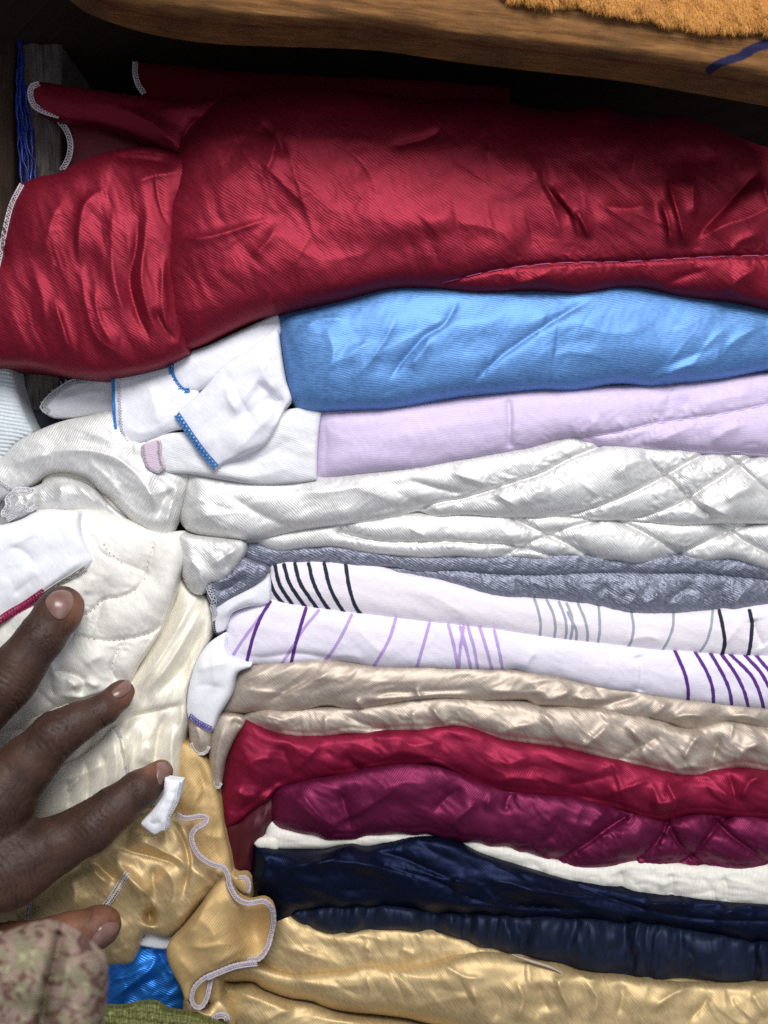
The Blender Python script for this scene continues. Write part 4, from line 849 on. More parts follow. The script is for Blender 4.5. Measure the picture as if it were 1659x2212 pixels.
# ================================================================ IVORY thin
iv_t = thing('fleece_blanket', 'thin ivory fleece blanket edge showing between plum and navy satin', 'blanket', 1100, 1960, 100, GR)
iv_bottom = "546,1822 572,1829 595,1836 640,1836 703,1836 733,1830 793,1832 827,1826 900,1822 973,1820 1000,1832 1037,1853 1082,1867 1131,1882 1187,1900 1232,1910 1277,1918 1333,1924 1359,1931 1412,1941 1449,1941 1506,1950 1566,1957 1614,1961 1659,1964 1790,1970"
cloth('folded_body', iv_bottom + " 1790,1862 1659,1862 1509,1866 1367,1852 1239,1862 1119,1828 977,1800 793,1794 703,1802 625,1782 583,1768 574,1790 570,1812", M['ivory'], iv_t, y0=70, bulge=44, r=40, skirt=800, edge=6, sharp=(24, 25),
    creases=[lambda x, y: 3 * fbm(x, y, 0, 80, 40, 161, 2) + 2 * fbm(x, y, 5, 60, 14, 163, 3), crease('1338,1880 1345,1905 1338,1928', -11, 6, 10, taper=.2), crease('1446,1885 1452,1910 1450,1940', -11, 6, 8, taper=.2), crease('1562,1890 1570,1920 1566,1955', -11, 6, 8, taper=.2), crease('1130,1850 1170,1880 1190,1895', -6, 14, 10), crease('1400,1880 1420,1900 1410,1930', -5, 12, 9), crease('1500,1890 1530,1910 1540,1940', -5, 12, 9), crease('1290,1890 1310,1900 1320,1920', 5, 12, 9)] + wr(14, (1250, 1880, 1650, 1950), 10, 30, 50, 7, 3, 65))
cloth('rolled_corner', "548,1822 556,1812 572,1808 600,1810 600,1836 575,1834 556,1832", M['ivory'], iv_t, y0=52, bulge=14, r=12, skirt=60, edge=3)

# ================================================================ NAVY
nv_t = thing('comforter', 'navy satin comforter with a gathered plush underside above the gold one', 'comforter', 1100, 2080, 100, GR)
nv_mid = "560,1935 590,1960 598,1995 628,1980 645,1970 677,1965 752,1964 827,1960 902,1967 940,1974 1000,1976 1037,1976 1093,1981 1187,1988 1262,1987 1337,1994 1412,1998 1468,2005 1524,2017 1599,2033 1659,2037 1790,2044"
navy_up = cloth('upper_fold', nv_mid + " 1790,1958 1659,1950 1566,1944 1449,1928 1333,1910 1232,1897 1131,1868 1037,1838 985,1812 940,1804 895,1804 860,1811 827,1818 793,1826 763,1818 730,1824 703,1832 640,1832 595,1830 560,1824 547,1826 545,1866 542,1900", M['navy'], nv_t, gain=1.5, y0=72, bulge=82, r=62, skirt=800, edge=8, sharp=(20, 21, 39),
    creases=[lambda x, y: 7 * fbm(x, y, 10, 170, 60, 171, 2) + 2.4 * fbm(x, y, 25, 100, 36, 173, 2, .5, True, 18),
      crease('560,1920 620,1880 700,1862 800,1870 900,1890', 12, 22, 16), crease('790,1840 860,1850 930,1880 1000,1910', -10, 16, 12), crease('900,1880 960,1900 1037,1910', 9, 16, 12), crease('560,1840 575,1870 560,1910', 8, 10, 12), crease('670,1880 700,1860 740,1850', 8, 14, 16), crease('1040,1900 1120,1915 1180,1940', 10, 20, 12), crease('1130,1910 1200,1930 1330,1940', 9, 14, 12), crease('1380,1960 1440,1950 1500,1955', 10, 14, 12), crease('1540,1990 1600,1960 1659,1950', 9, 16, 12), crease('1080,1950 1150,1960 1240,1965', -7, 12, 9), crease('700,1930 800,1920 900,1935', -8, 30, 22), crease('980,1890 990,1920 980,1940', 6, 8, 12)] + [groove('830,1870 880,1885 922,1896 960,1912 1010,1938 1060,1950 1120,1957 1180,1960 1260,1966', 3, 4, 3, 22, 1.5, 40, 30, 81), groove('1250,1915 1330,1945 1420,1970 1520,1985 1659,1990', 3, 4, 3, 22, 1.5, 44, 30, 82)] + wr(22, (900, 1860, 1650, 1990), 15, 35, 70, 12, 4.5, 67))
nv_bottom = "622,1978 647,1998 677,2011 715,2020 745,2024 763,2018 786,2011 827,2013 865,2011 902,2018 940,2020 977,2024 1000,2035 1037,2049 1074,2056 1108,2065 1131,2066 1168,2077 1206,2083 1247,2097 1277,2103 1337,2108 1374,2111 1431,2120 1468,2115 1506,2116 1562,2125 1618,2125 1659,2122 1790,2118"
def ruffle(x, y):
    s = x + 60 * perlin(x / 130, y * 0 + .3, 175)
    return 1.4 * (9 + 7 * perlin(x / 70, y * 0 + .6, 179)) * np.sin(2 * math.pi * s / 84 + 1.2 * perlin(x / 60, y / 60, 176)) + 1.2 * np.sin(2 * math.pi * (s + .3 * (y - 2030)) / 25 + 1.5 * perlin(x / 40, y / 40, 180)) + 4 * fbm(x, y, 85, 90, 22, 177, 2)
cloth('lower_fold', nv_bottom + " 1790,2034 1659,2028 1524,2008 1412,1988 1262,1977 1093,1971 940,1964 827,1950 677,1954 628,1968", M['navy_plush'], nv_t, y0=78, bulge=62, r=50, skirt=800, edge=10, sharp=(29, 30),
    creases=[ruffle, crease('1360,2050 1370,2080 1360,2110', -9, 9, 9), crease('1480,2040 1500,2075 1470,2100', -9, 9, 9), crease('1630,2050 1640,2090 1660,2120', -10, 8, 14)] + wr(16, (640, 1985, 1650, 2110), 85, 20, 60, 12, 5, 69))
def navy_dots():
    parts = []
    P, z = curve3(navy_up, '830,1870 880,1885 922,1896 960,1912 1010,1938 1060,1950 1120,1957 1180,1960 1260,1966', -2, 24)
    for (x, y), d in zip(P, z):
        k = np.linspace(-2, 2, 4); parts.append(tube_geo(W3(x + k, y + .3 * k, np.full(4, d)), .5 * S, 4))
    V, F = join(parts); o = new_mesh('stitch_dots', V, F, M['t_navy'], navy_up.o); o['kind'] = 'stuff'
navy_dots()

# ================================================================ GOLD lower
go_t = thing('comforter', 'shiny gold satin comforter at the bottom of the main stack', 'comforter', 1100, 2330, 100, GR)
go_line = "560,2066 600,2080 655,2096 700,2092 741,2090 790,2078 846,2080 895,2076 943,2067 970,2090 1015,2114 1060,2110 1120,2128 1180,2140"
cloth('rear_fold', "596,1972 628,1968 650,1985 720,2008 827,2000 940,2006 1037,2036 1168,2064 1277,2090 1431,2106 1562,2112 1659,2110 1790,2106 1790,2260 1300,2200 1100,2180 900,2160 700,2140 580,2110 562,2070 582,2020", M['gold'], go_t, y0=84, bulge=50, r=50, skirt=800, edge=8, sharp=(12, 13),
    creases=[lambda x, y: 5 * fbm(x, y, 5, 130, 50, 181, 2) + 2.4 * fbm(x, y, 60, 70, 24, 183, 2, .5, True, 16), crease('600,2040 660,2060 720,2080', 7, 14, 12), crease('780,2040 800,2055 795,2080', 7, 8, 8), crease('860,2050 890,2060 900,2075', 7, 10, 8), crease('660,2010 700,2040 780,2050', -6, 20, 16)] + wr(14, (640, 2020, 1100, 2090), 50, 40, 50, 9, 3.4, 71))
gold_front = cloth('front_fold', "510,2080 545,2070 575,2085 625,2098 660,2097 700,2093 741,2091 790,2080 846,2081 895,2077 943,2068 975,2060 1037,2052 1108,2060 1168,2072 1206,2078 1247,2092 1337,2103 1431,2115 1562,2120 1659,2117 1790,2113 1790,2380 1100,2380 1060,2260 900,2205 820,2192 771,2188 733,2183 700,2175 677,2164 655,2160 625,2156 591,2145 565,2134 546,2121 508,2121 471,2119 480,2095", M['gold'], go_t, y0=72, bulge=80, r=64, skirt=800, edge=10, sharp=(21, 22, 23),
    creases=[lambda x, y: 6 * fbm(x, y, 5, 150, 60, 185, 2) + 1.6 * fbm(x, y, 70, 110, 36, 187, 2, .5, True, 18),
      crease('943,2068 975,2095 1010,2112 1060,2112', 9, 16, 9), crease('790,2100 800,2150 790,2190', 7, 8, 14), crease('620,2110 700,2130 800,2130', 9, 24, 18), crease('860,2190 960,2160 1100,2150', 7, 30, 24), crease('1110,2110 1130,2160 1110,2210', 13, 14, 12), crease('1160,2120 1170,2150 1190,2190', -10, 12, 12), crease('1200,2100 1215,2150 1240,2200', 12, 9, 16), crease('1260,2110 1290,2160 1270,2212', 10, 12, 12), crease('1330,2120 1345,2150 1330,2200', -9, 9, 14), crease('1400,2190 1450,2150 1500,2130', 10, 10, 14), crease('1480,2212 1520,2170 1540,2140', -9, 10, 12), crease('1580,2150 1600,2180 1640,2212', 9, 16, 12), crease('1060,2130 1080,2170 1060,2212', -7, 12, 12), crease('1620,2140 1640,2170 1659,2200', 8, 10, 14), crease('1240,2090 1260,2110 1300,2120', 9, 8, 8), crease('1010,2130 1030,2160 1020,2200', 7, 12, 12)] + wr(22, (1040, 2080, 1650, 2212), 75, 30, 90, 13, 4.5, 73) + wr(14, (560, 2100, 1030, 2180), 20, 40, 80, 14, 4, 74))
cloth('bottom_fold', "471,2120 505,2124 546,2124 565,2136 591,2147 625,2158 677,2167 733,2186 808,2198 900,2210 1060,2262 1100,2400 480,2400 468,2290 490,2230 476,2190 470,2160", M['gold'], go_t, y0=78, bulge=66, r=52, skirt=800, edge=10, sharp=(11, 12),
    creases=[lambda x, y: 5 * fbm(x, y, 20, 140, 50, 189, 2) + 2.2 * fbm(x, y, -35, 80, 28, 191, 2, .5, True, 16), crease('500,2140 560,2160 640,2190', 9, 20, 14), crease('560,2212 600,2190 640,2180', 7, 12, 12), crease('650,2190 720,2205 800,2212', 8, 16, 14)])
P, z = curve3(None, '1106,2062 1128,2070 1149,2077 1187,2089 1210,2100 1232,2114', 0, 3, 22)
V, F, a, b = tube_geo(W3(P[:, 0], P[:, 1], z), 3.2 * S * np.sin(np.linspace(.3, 2.9, len(P))), 6)
new_mesh('selvedge_edge', V, [F, a, b], M['t_beige'], go_t)
# ================================================================ LEFT HEAP
kn_t = thing('knit_throw', 'pale ribbed knit throw at the edge of the shelf under the red flap', 'throw', 20, 980, 120, GL)
cloth('folded_body', "-150,770 0,775 22,786 35,830 50,880 62,910 72,938 40,960 0,1010 -150,1060", M['knit'], kn_t, y0=40, bulge=46, r=44, skirt=500, edge=6, h=2.2, sharp=(0, 9),
    creases=[lambda x, y: 1.6 * np.sin(2 * math.pi * (y - .18 * x + 3 * perlin(x / 60, y / 60, 201)) / 8.5), lambda x, y: 3 * fbm(x, y, 70, 90, 40, 203, 2)])
dk_t = thing('dark_cloth', 'dark navy cloth tucked behind the pale knit throw under the red flap', 'cloth', 130, 930, 160, GL)
cloth('folded_body', "0,770 120,780 300,790 300,930 160,940 60,950 40,900 20,830", M['dark'], dk_t, y0=105, bulge=16, r=30, skirt=300, edge=4, creases=[lambda x, y: 5 * fbm(x, y, 20, 100, 50, 205, 2)])
sh_t = thing('pillowcase', 'frayed off white pillowcase corner poking out over the dark navy cloth', 'pillowcase', 170, 905, 60, GL)
shc = cloth('corner', "86,878 100,860 116,846 150,823 190,814 245,806 280,830 290,930 245,905 200,900 165,903 115,903 97,893", M['lining'], sh_t, y0=40, bulge=14, r=24, skirt=16, edge=4, creases=[lambda x, y: 4 * fbm(x, y, -20, 90, 40, 207, 2), crease('120,870 180,850 240,845', 6, 14, 10)])
overlock('overlock_edge', shc, '100,894 88,880 100,860 116,846 150,823 188,815', M['t_silver'], sh_t, 11, 4.5, 1.3, -4, side=1, bead=2.4)
def fray():
    r = np.random.default_rng(5); parts = []
    for i in range(26):
        t = r.uniform(0, 1); P = np.array([[86, 880], [100, 860], [116, 846], [150, 823], [188, 815]])
        x = np.interp(t, np.linspace(0, 1, 5), P[:, 0]); y = np.interp(t, np.linspace(0, 1, 5), P[:, 1])
        a = r.uniform(math.pi * .85, math.pi * 1.5); L = r.uniform(3, 9)
        k = np.linspace(0, 1, 5); xs = x + L * k * math.cos(a) + 2 * k * k * r.normal(); ys = y + L * k * math.sin(a) + 2 * k * k * r.normal()
        parts.append(tube_geo(W3(xs, ys, np.full(5, 36.0) - 4 * k), .5 * S, 4))
    V, F = join(parts); o = new_mesh('loose_thread', V, F, M['t_silver'], sh_t); o['kind'] = 'stuff'
fray()

pe_t = thing('bed_sheet', 'pearl white satin sheet draped from the main stack over the cream quilt', 'sheet', 200, 1150, 40, GL)
pearl = cloth('drape', "-150,1050 0,990 30,960 65,938 130,911 190,898 250,888 330,930 350,1000 400,1020 410,1026 405,1045 398,1080 386,1119 372,1150 358,1174 345,1172 318,1150 290,1132 270,1112 250,1092 236,1076 215,1062 200,1046 185,1034 165,1026 145,1021 122,1021 100,1026 60,1052 20,1075 -150,1120", M['pearl'], pe_t,
    gain=1.3, y0=14, bulge=46, r=60, skirt=22, edge=8, sharp=(0, 31),
    creases=[lambda x, y: 6 * fbm(x, y, 35, 170, 60, 211, 2) + 2.0 * fbm(x, y, 40, 100, 28, 213, 3, .5, True, 16),
      crease('60,990 140,972 240,985 300,1030 340,1100 352,1160', 14, 24, 14), crease('110,1022 180,1020 240,1062 300,1118 345,1165', 8, 6, 22), crease('120,950 200,940 300,975', 6, 30, 20), crease('390,1040 370,1090 352,1150', 12, 10, 12), crease('375,1050 350,1090 340,1130', -10, 12, 10), crease('330,1000 320,1050 340,1110', 6, 16, 12), crease('400,1030 360,1060 300,1070', 7, 14, 10), crease('20,1010 80,985 120,985', 7, 20, 10), crease('180,990 230,1030 270,1080', 7, 12, 22)] + wr(16, (180, 940, 390, 1140), 55, 25, 60, 9, 3, 81))
cloth('rolled_lip', "96,1030 122,1017 146,1015 168,1020 190,1030 204,1042 220,1058 240,1074 256,1090 276,1110 296,1128 322,1148 350,1174 335,1168 310,1156 285,1140 262,1126 236,1112 210,1090 180,1066 140,1052 110,1056 90,1050", M['ivory_satin'], pe_t, y0=26, bulge=12, r=16, skirt=60, edge=4)
cloth('rear_layer', '-150,1040 80,1035 90,1110 40,1150 -150,1160', M['pearl'], pe_t, y0=64, bulge=10, r=30, skirt=60, edge=4)
hem = overlock('overlock_edge', pearl, '-20,1028 5,1040 26,1054', M['t_white'], pe_t, 6, 6, 1.3, -4, side=1, bead=1.6)

cw_t = thing('pillowcase', 'crumpled white satin pillowcase with a gathered end above the bright cotton', 'pillowcase', 120, 1140, 20, GL)
crum = cloth('rolled_body', "2,1112 8,1096 18,1070 30,1056 60,1054 82,1048 105,1036 130,1030 155,1034 185,1044 208,1060 235,1090 262,1112 300,1140 340,1172 300,1160 270,1142 240,1124 212,1110 190,1104 165,1104 120,1104 80,1106 55,1116 30,1126 10,1122", M['silver'], cw_t, y0=6, bulge=38, r=36, skirt=60, edge=6,
    creases=[crease('25,1062 40,1075 30,1095 14,1112', 9, 6, 7), crease('45,1060 60,1080 50,1100 44,1116', 8, 6, 8), crease('78,1062 74,1085 60,1102', -7, 6, 6), crease('128,1040 132,1065 126,1095', 9, 9, 12), crease('160,1040 190,1070 220,1105', 7, 14, 9), crease('150,1095 200,1092 260,1120', -6, 9, 9), lambda x, y: 3 * fbm(x, y, 60, 50, 24, 215, 2) + 1.5 * fbm(x, y, 80, 40, 16, 216, 2, .5, True)])
overlock('overlock_edge', crum, '6,1118 4,1106 14,1092 12,1078 24,1064 34,1056 56,1054 70,1058', M['t_white'], cw_t, 9, 5, 1.6, -6, side=1, bead=2.6)
overlock('overlock_edge', crum, '12,1120 28,1112 36,1100 52,1090 62,1098 76,1090', M['t_white'], cw_t, 8, 5, 1.5, -6, side=1, bead=2.2)

qc_t = thing('comforter', 'cream quilted cotton comforter with dotted stitch lines under the spread fingers', 'comforter', 250, 1540, 60, GL)
quilt = cloth('folded_body', "60,1110 165,1098 210,1100 285,1125 345,1150 398,1150 400,1205 386,1250 378,1285 352,1350 322,1400 294,1445 282,1474 258,1490 230,1501 160,1521 130,1530 60,1570 0,1600 -150,1640 -150,1400 -60,1340", M['cream'], qc_t, gain=1.25, y0=6, bulge=66, r=70, skirt=120, edge=8, sharp=(18, 19),
    creases=[lambda x, y: 6 * fbm(x, y, 50, 150, 70, 221, 2) + 1.8 * fbm(x, y, 30, 80, 30, 223, 2, .5, True, 16),
      groove('318,1240 305,1262 288,1278 258,1290 222,1296 200,1318 168,1336 150,1350', 8, 4, 8, 34, 3, 24, 26, 41), groove('160,1372 198,1380 232,1384 278,1380 311,1372 340,1358 362,1340', 8, 4, 8, 34, 3, 24, 26, 42), groove('262,1392 248,1420 240,1448 248,1465', 8, 4, 6, 26, 4, 20, 24, 43), groove('222,1296 214,1325 205,1350 195,1378', 4, 4, 4, 26, 2, 24, 20, 44), groove('200,1160 220,1195 262,1215 315,1235', 4, 4, 5, 30, 2, 24, 24, 45), groove('330,1175 328,1205 318,1240', 4, 4, 5, 30, 2, 24, 24, 47),
      crease('112,1448 150,1456 180,1470 176,1494 158,1498', -14, 6, 8, taper=.15), crease('110,1445 108,1480 120,1510', -12, 8, 6), crease('120,1500 180,1505 240,1485 280,1465', 9, 8, 10), crease('180,1466 200,1480 220,1478', 8, 8, 8), crease('105,1420 110,1440 118,1450', 7, 9, 7), crease('140,1470 160,1476 165,1490', 8, 10, 8), crease('60,1480 90,1500 120,1530', -8, 9, 9), crease('20,1520 60,1500 100,1480', 7, 14, 12), crease('180,1440 200,1425 230,1415', 6, 16, 12), crease('205,1240 190,1265 185,1290', 5, 9, 9), crease('250,1200 240,1230 225,1260', 4, 9, 9)])
def dots():
    parts = []; r = np.random.default_rng(2)
    for s in ('318,1240 305,1262 288,1278 258,1290 222,1296 200,1318 168,1336', '160,1372 198,1380 232,1384 278,1380 311,1372 340,1358', '262,1392 248,1420 240,1448', '225,1176 232,1190 262,1213 262,1222', '330,1182 322,1205 318,1232'):
        P, z = curve3(quilt, s, -2, 11)
        for (x, y), d in zip(P, z):
            a = r.uniform(0, 6.28); k = np.linspace(-1.8, 1.8, 4)
            parts.append(tube_geo(W3(x + k * math.cos(a), y + k * math.sin(a), np.full(4, d)), .8 * S, 4))
    V, F = join(parts); o = new_mesh('stitch_dots', V, F, M['t_beige'], qc_t); o['kind'] = 'stuff'
dots()
bc_t = thing('pillowcase', 'bright white cotton pillowcase corner edged in magenta thread beside the uppermost finger', 'pillowcase', 90, 1340, -20, GL)
bc = cloth('corner', "-150,1140 0,1134 45,1122 78,1106 120,1102 170,1104 172,1130 178,1158 190,1184 201,1209 190,1226 160,1246 130,1264 80,1298 25,1332 -60,1390 -150,1430", M['bright'], bc_t, y0=-44, bulge=34, r=46, skirt=40, edge=8, sharp=(5, 9, 15, 16),
    creases=[lambda x, y: 4 * fbm(x, y, -30, 120, 60, 231, 2) + 1.2 * fbm(x, y, 60, 70, 30, 232, 2, .5, True), crease('10,1180 50,1190 80,1230', -5, 12, 8), crease('90,1130 60,1160 10,1185', 6, 14, 12), crease('60,1300 110,1260 170,1215 195,1205', 8, 12, 24), crease('165,1110 150,1150 190,1200', 5, 22, 14), crease('20,1290 60,1260 80,1240', -4, 12, 10)])
overlock('overlock_edge', bc, '-30,1368 0,1348 25,1331 55,1314 80,1297 100,1283', M['t_mag'], bc_t, 14, 7, 1.8, -5, side=-1, bead=2.4)
overlock('overlock_edge', bc, '96,1287 130,1264 160,1246 188,1227', M['t_cream'], bc_t, 8, 7, 1.2, -5, side=-1, bead=2.0)

iv2_t = thing('bed_sheet', 'ivory satin sheet with long vertical folds between the fingers and the main stack', 'sheet', 300, 1740, 40, GL)
ivs = cloth('folds', "380,1235 400,1262 425,1280 446,1290 455,1318 458,1350 452,1380 428,1428 410,1478 404,1520 406,1560 396,1600 392,1640 389,1700 384,1720 300,1800 60,1800 -60,1770 -150,1700 -150,1500 60,1480 200,1480 270,1470 310,1420 352,1350 380,1285", M['ivory_satin'], iv2_t, gain=1.7, y0=34, bulge=52, r=50, skirt=160, edge=8, sharp=(16, 17),
    creases=[lambda x, y: 5 * fbm(x, y, 112, 200, 40, 241, 2) + 1.6 * fbm(x, y, 112, 120, 20, 243, 2, .5, True, 12),
      crease('420,1285 388,1350 340,1430 290,1500', 14, 9, 12), crease('440,1300 405,1370 360,1440 300,1515', 14, 10, 14), crease('450,1330 425,1390 390,1450 330,1510', -12, 12, 10), crease('400,1275 370,1330 330,1400 288,1462', -10, 7, 9), crease('452,1350 430,1420 400,1500 392,1600', 10, 12, 14), crease('408,1520 360,1530 300,1545 262,1560', -9, 5, 12), crease('366,1528 345,1570 335,1630 332,1680', -12, 5, 9), crease('244,1568 262,1600 272,1640 268,1690', 12, 7, 8), crease('180,1700 190,1660 180,1640', -8, 5, 8), crease('222,1740 228,1690 215,1640', -8, 6, 9), crease('110,1770 150,1700 230,1640 290,1600', 12, 16, 12), crease('340,1560 360,1500 390,1440', 7, 14, 9), crease('380,1560 370,1620 376,1690', 8, 9, 9), crease('310,1560 305,1620 300,1660', 5, 10, 8), crease('320,1600 325,1640 318,1660', 5, 8, 8), crease('160,1730 165,1690 180,1660', 6, 10, 8), crease('20,1560 70,1590 130,1600', -6, 12, 12)] + wr(8, (380, 1450, 450, 1700), 100, 15, 90, 8, 3, 83))
fh = cloth('folded_hem', "40,1770 110,1672 176,1634 214,1604 246,1570 258,1592 268,1624 272,1656 268,1694 262,1708 160,1752 70,1775", M['ivory_satin'], iv2_t, y0=-26, bulge=12, r=16, skirt=12, edge=4, gain=1.2, sharp=(0, 4, 8),
    creases=[crease('184,1640 190,1680 186,1740', -7, 4, 10), crease('218,1620 228,1670 220,1730', -7, 4, 11), crease('244,1600 252,1650 246,1710', 6, 10, 5), crease('110,1690 170,1676 250,1640', 5, 14, 9), crease('140,1680 150,1710 146,1750', -5, 4, 9)])
overlock('hem_edge', fh, '246,1572 262,1602 271,1640 268,1690', M['t_white'], iv2_t, 5, 9, .9, -3, side=-1, bead=1.4)
tg_t = thing('cloth_tab', 'small white cloth tab curling over the tip of the index finger', 'tab', 350, 1800, -110, GL)
tagc = cloth('cloth_strip', "356,1681 374,1684 394,1687 391,1708 386,1728 380,1740 375,1750 366,1764 364,1778 362,1792 348,1796 334,1803 318,1793 304,1780 312,1768 322,1758 338,1738 352,1717 354,1698", M['bright'], tg_t, y0=-96, bulge=16, r=18, skirt=22, edge=4, sharp=(0, 2), h=2.0,
    creases=[crease('372,1690 352,1735 325,1785', 6, 8, 10), crease('386,1700 376,1740 356,1778', -6, 4, 5), crease('380,1705 368,1745 346,1790', 5, 4, 5), crease('318,1775 335,1780 350,1775', -4, 5, 6), lambda x, y: 1.6 * fbm(x, y, 120, 30, 14, 245, 2)])
overlock('hem_edge', tagc, '393,1690 389,1712 384,1732 374,1752 366,1766 362,1790', M['t_white'], tg_t, 5, 5, .9, -2, side=1, bead=1.2)

# ---------------------------------------------------------------- gold ruffled heap
gl_t = thing('bedspread', 'ruffled gold satin bedspread with pale cord edging, heaped below the hand', 'bedspread', 350, 2150, 30, GL)
cloth('rear_frill', "380,1610 408,1606 440,1636 456,1660 466,1700 478,1740 484,1790 497,1850 506,1888 540,1908 542,1930 536,1960 470,1960 400,1900 370,1780", M['gold2'], gl_t, y0=36, bulge=34, r=40, skirt=120, edge=6,
    creases=[lambda x, y: 5 * fbm(x, y, 80, 120, 50, 251, 2) + 1.6 * fbm(x, y, 60, 70, 26, 252, 2, .5, True), crease('420,1630 440,1700 430,1750', -10, 14, 12), crease('450,1690 420,1730 400,1760', 9, 16, 12), crease('470,1760 460,1820 480,1870', -8, 14, 16), crease('440,1800 470,1810 490,1800', 6, 12, 9)])
rf2 = cloth('frill_lobe', "498,1888 512,1894 530,1893 540,1905 541,1918 536,1932 520,1928 505,1915", M['gold2'], gl_t, y0=18, bulge=16, r=14, skirt=30, edge=3)
overlock('overlock_edge', rf2, '514,1893 530,1893 539,1903 541,1918 537,1931', M['t_pink'], gl_t, 6, 5, 1.4, -4, side=1, bead=2.2)
G = lambda s: Zs(s, 0, 1641.6)
gm = cloth('main_folds', G("-300,1000 0,800 300,500 560,330 760,250 1020,300 1060,325 1110,345 1118,400 1112,440 1120,490 1150,545 1220,595 1290,620 1320,665 1335,730 1300,800 1200,800 1120,880 1040,990 960,1030 830,1010 780,1140 750,1172 600,1178 500,1160 300,1180 -300,1250"), M['gold'], gl_t, gain=1.5, y0=12, bulge=58, r=60, skirt=90, edge=8,
    creases=[lambda x, y: 5 * fbm(x, y, -35, 130, 50, 255, 2) + 1.8 * fbm(x, y, 40, 80, 28, 256, 2, .5, True, 16)]
      + [crease(G(s), a, ww, w2) for s, a, ww, w2 in (("640,480 740,520 900,560 1010,600 1070,660", -12, 7, 16), ("700,520 820,480 960,540 1060,600 1080,700", 13, 12, 14), ("990,340 1050,450 1085,560 1080,680 1040,820", -13, 6, 9), ("1000,330 1075,450 1100,570 1095,700 1060,820", 12, 7, 14), ("660,560 730,660 830,760 900,860 930,920", 15, 16, 10), ("850,740 860,830 850,900 845,960", -22, 12, 14), ("890,600 880,680 900,800", -8, 5, 9), ("895,600 950,640 1000,700 1000,800 940,900", 10, 14, 18),
        ("540,570 600,640 680,690 720,650", -10, 10, 12), ("520,600 560,660 640,720", 8, 12, 10), ("700,640 780,740 840,870 830,1000", 9, 14, 14), ("400,640 430,800 420,900", 7, 22, 18), ("740,400 850,440 960,420", 9, 20, 14), ("1100,620 1200,700 1230,760", 8, 22, 14), ("960,980 1100,850 1220,730", 9, 24, 18), ("600,1120 700,1100 770,1060", 7, 14, 12), ("640,900 700,1000 680,1100", 7, 20, 16), ("1190,640 1260,680 1300,760", -9, 12, 12))]
      + [crease(G("850,850 870,900 860,960"), -26, 12, 12, kind='g')])
overlock('seam_edge', gm, G("155,760 150,840 148,930"), M['t_cream'], gl_t, 11, 5, 1.5, -4, side=-1, bead=1.6)
overlock('seam_edge', gm, G("726,640 690,690 640,770 572,860"), M['t_cream'], gl_t, 12, 5, 1.5, -4, side=-1, bead=1.6)
cloth('white_facing', G("860,990 940,960 1030,960 1010,1060 960,1090 860,1080 800,1060"), M['bright'], gl_t, y0=30, bulge=10, r=20, skirt=30, edge=4)
# the lobe whose edge loops out over the stack
lob = cloth('ruffle_lobe', G("1225,745 1290,690 1325,700 1340,745 1375,795 1430,818 1520,806 1565,838 1585,920 1570,1010 1548,1085 1500,1150 1420,1166 1340,1182 1250,1217 1170,1252 1112,1310 1096,1380 1070,1390 1040,1310 985,1210 958,1120 970,1060 1040,985 1130,875"), M['gold2'], gl_t, y0=-36, bulge=42, r=44, skirt=20, edge=6, base=lambda x, y: 78 * np.exp(-(((x - 552) / 42)**2 + ((y - 2008) / 66)**2)),
    creases=[lambda x, y: 4 * fbm(x, y, 60, 120, 50, 261, 2)] + [crease(G(s), a, ww, w2) for s, a, ww, w2 in (("1230,760 1180,850 1120,960 1060,1060", 14, 16, 12), ("1280,770 1330,900 1400,1020 1460,1150", -12, 20, 26), ("1060,1060 1160,1080 1280,1060 1390,1050", 9, 14, 8), ("1200,1200 1320,1130 1410,1080 1440,1130", 12, 8, 20), ("1300,760 1340,840 1420,860", 8, 14, 12), ("1010,1130 1080,1200 1120,1270", 7, 20, 14), ("1120,900 1200,960 1260,1060", 8, 26, 20))])
cordpts = "1020,305 1060,325 1100,325 1160,315 1200,332 1188,370 1140,398 1115,432 1120,482 1150,540 1220,590 1290,612 1322,660 1332,720 1372,790 1430,815 1520,805 1568,840 1585,920 1570,1010 1548,1085 1500,1150 1420,1166"
overlock('overlock_edge', None, np.concatenate([pt(G(cordpts)), np.array([-38, -42, -40, -38, -38, -44, -48, -50, -50, -48, -46, -46, -46, -46, -48, -44, -38, -30, -10, 2, -10, -34, -42.])[:, None]], 1), M['t_pink'], gl_t, 8, 4.6, 1.25, -9, side=1, bead=2.6)
overlock('overlock_edge', lob, G("1480,1160 1420,1166 1340,1182 1250,1217 1180,1248"), M['t_pink'], gl_t, 9, 5, 1.5, -7, side=-1, bead=3.2, dep=-44)
overlock('overlock_edge', None, np.concatenate([pt(G("1250,1217 1170,1252 1112,1310 1096,1380 1120,1426 1160,1432 1195,1385 1215,1310 1225,1245")), np.array([-44, -44, -44, -42, -40, -38, -34, -30, -26.])[:, None]], 1), M['t_pink'], gl_t, 7, 4.6, 1.2, -7, side=-1, bead=2.4)
loop = cloth('loop_fold', G("1110,1320 1170,1255 1228,1240 1222,1310 1200,1385 1160,1432 1120,1424 1098,1380"), M['gold2'], gl_t, y0=-18, bulge=8, r=16, skirt=30, edge=3)
cloth('lower_tail', G("1060,1365 1110,1400 1180,1430 1250,1380 1290,1400 1330,1460 1340,1560 1080,1560"), M['gold'], gl_t, y0=6, bulge=24, r=26, skirt=120, edge=4, creases=[crease(G("1100,1420 1180,1470 1260,1480"), 8, 12, 9)])
cloth('inner_fold', G("1215,1255 1262,1258 1268,1340 1262,1400 1200,1400 1190,1330"), M['gold2'], gl_t, y0=14, bulge=12, r=14, skirt=80, edge=3)
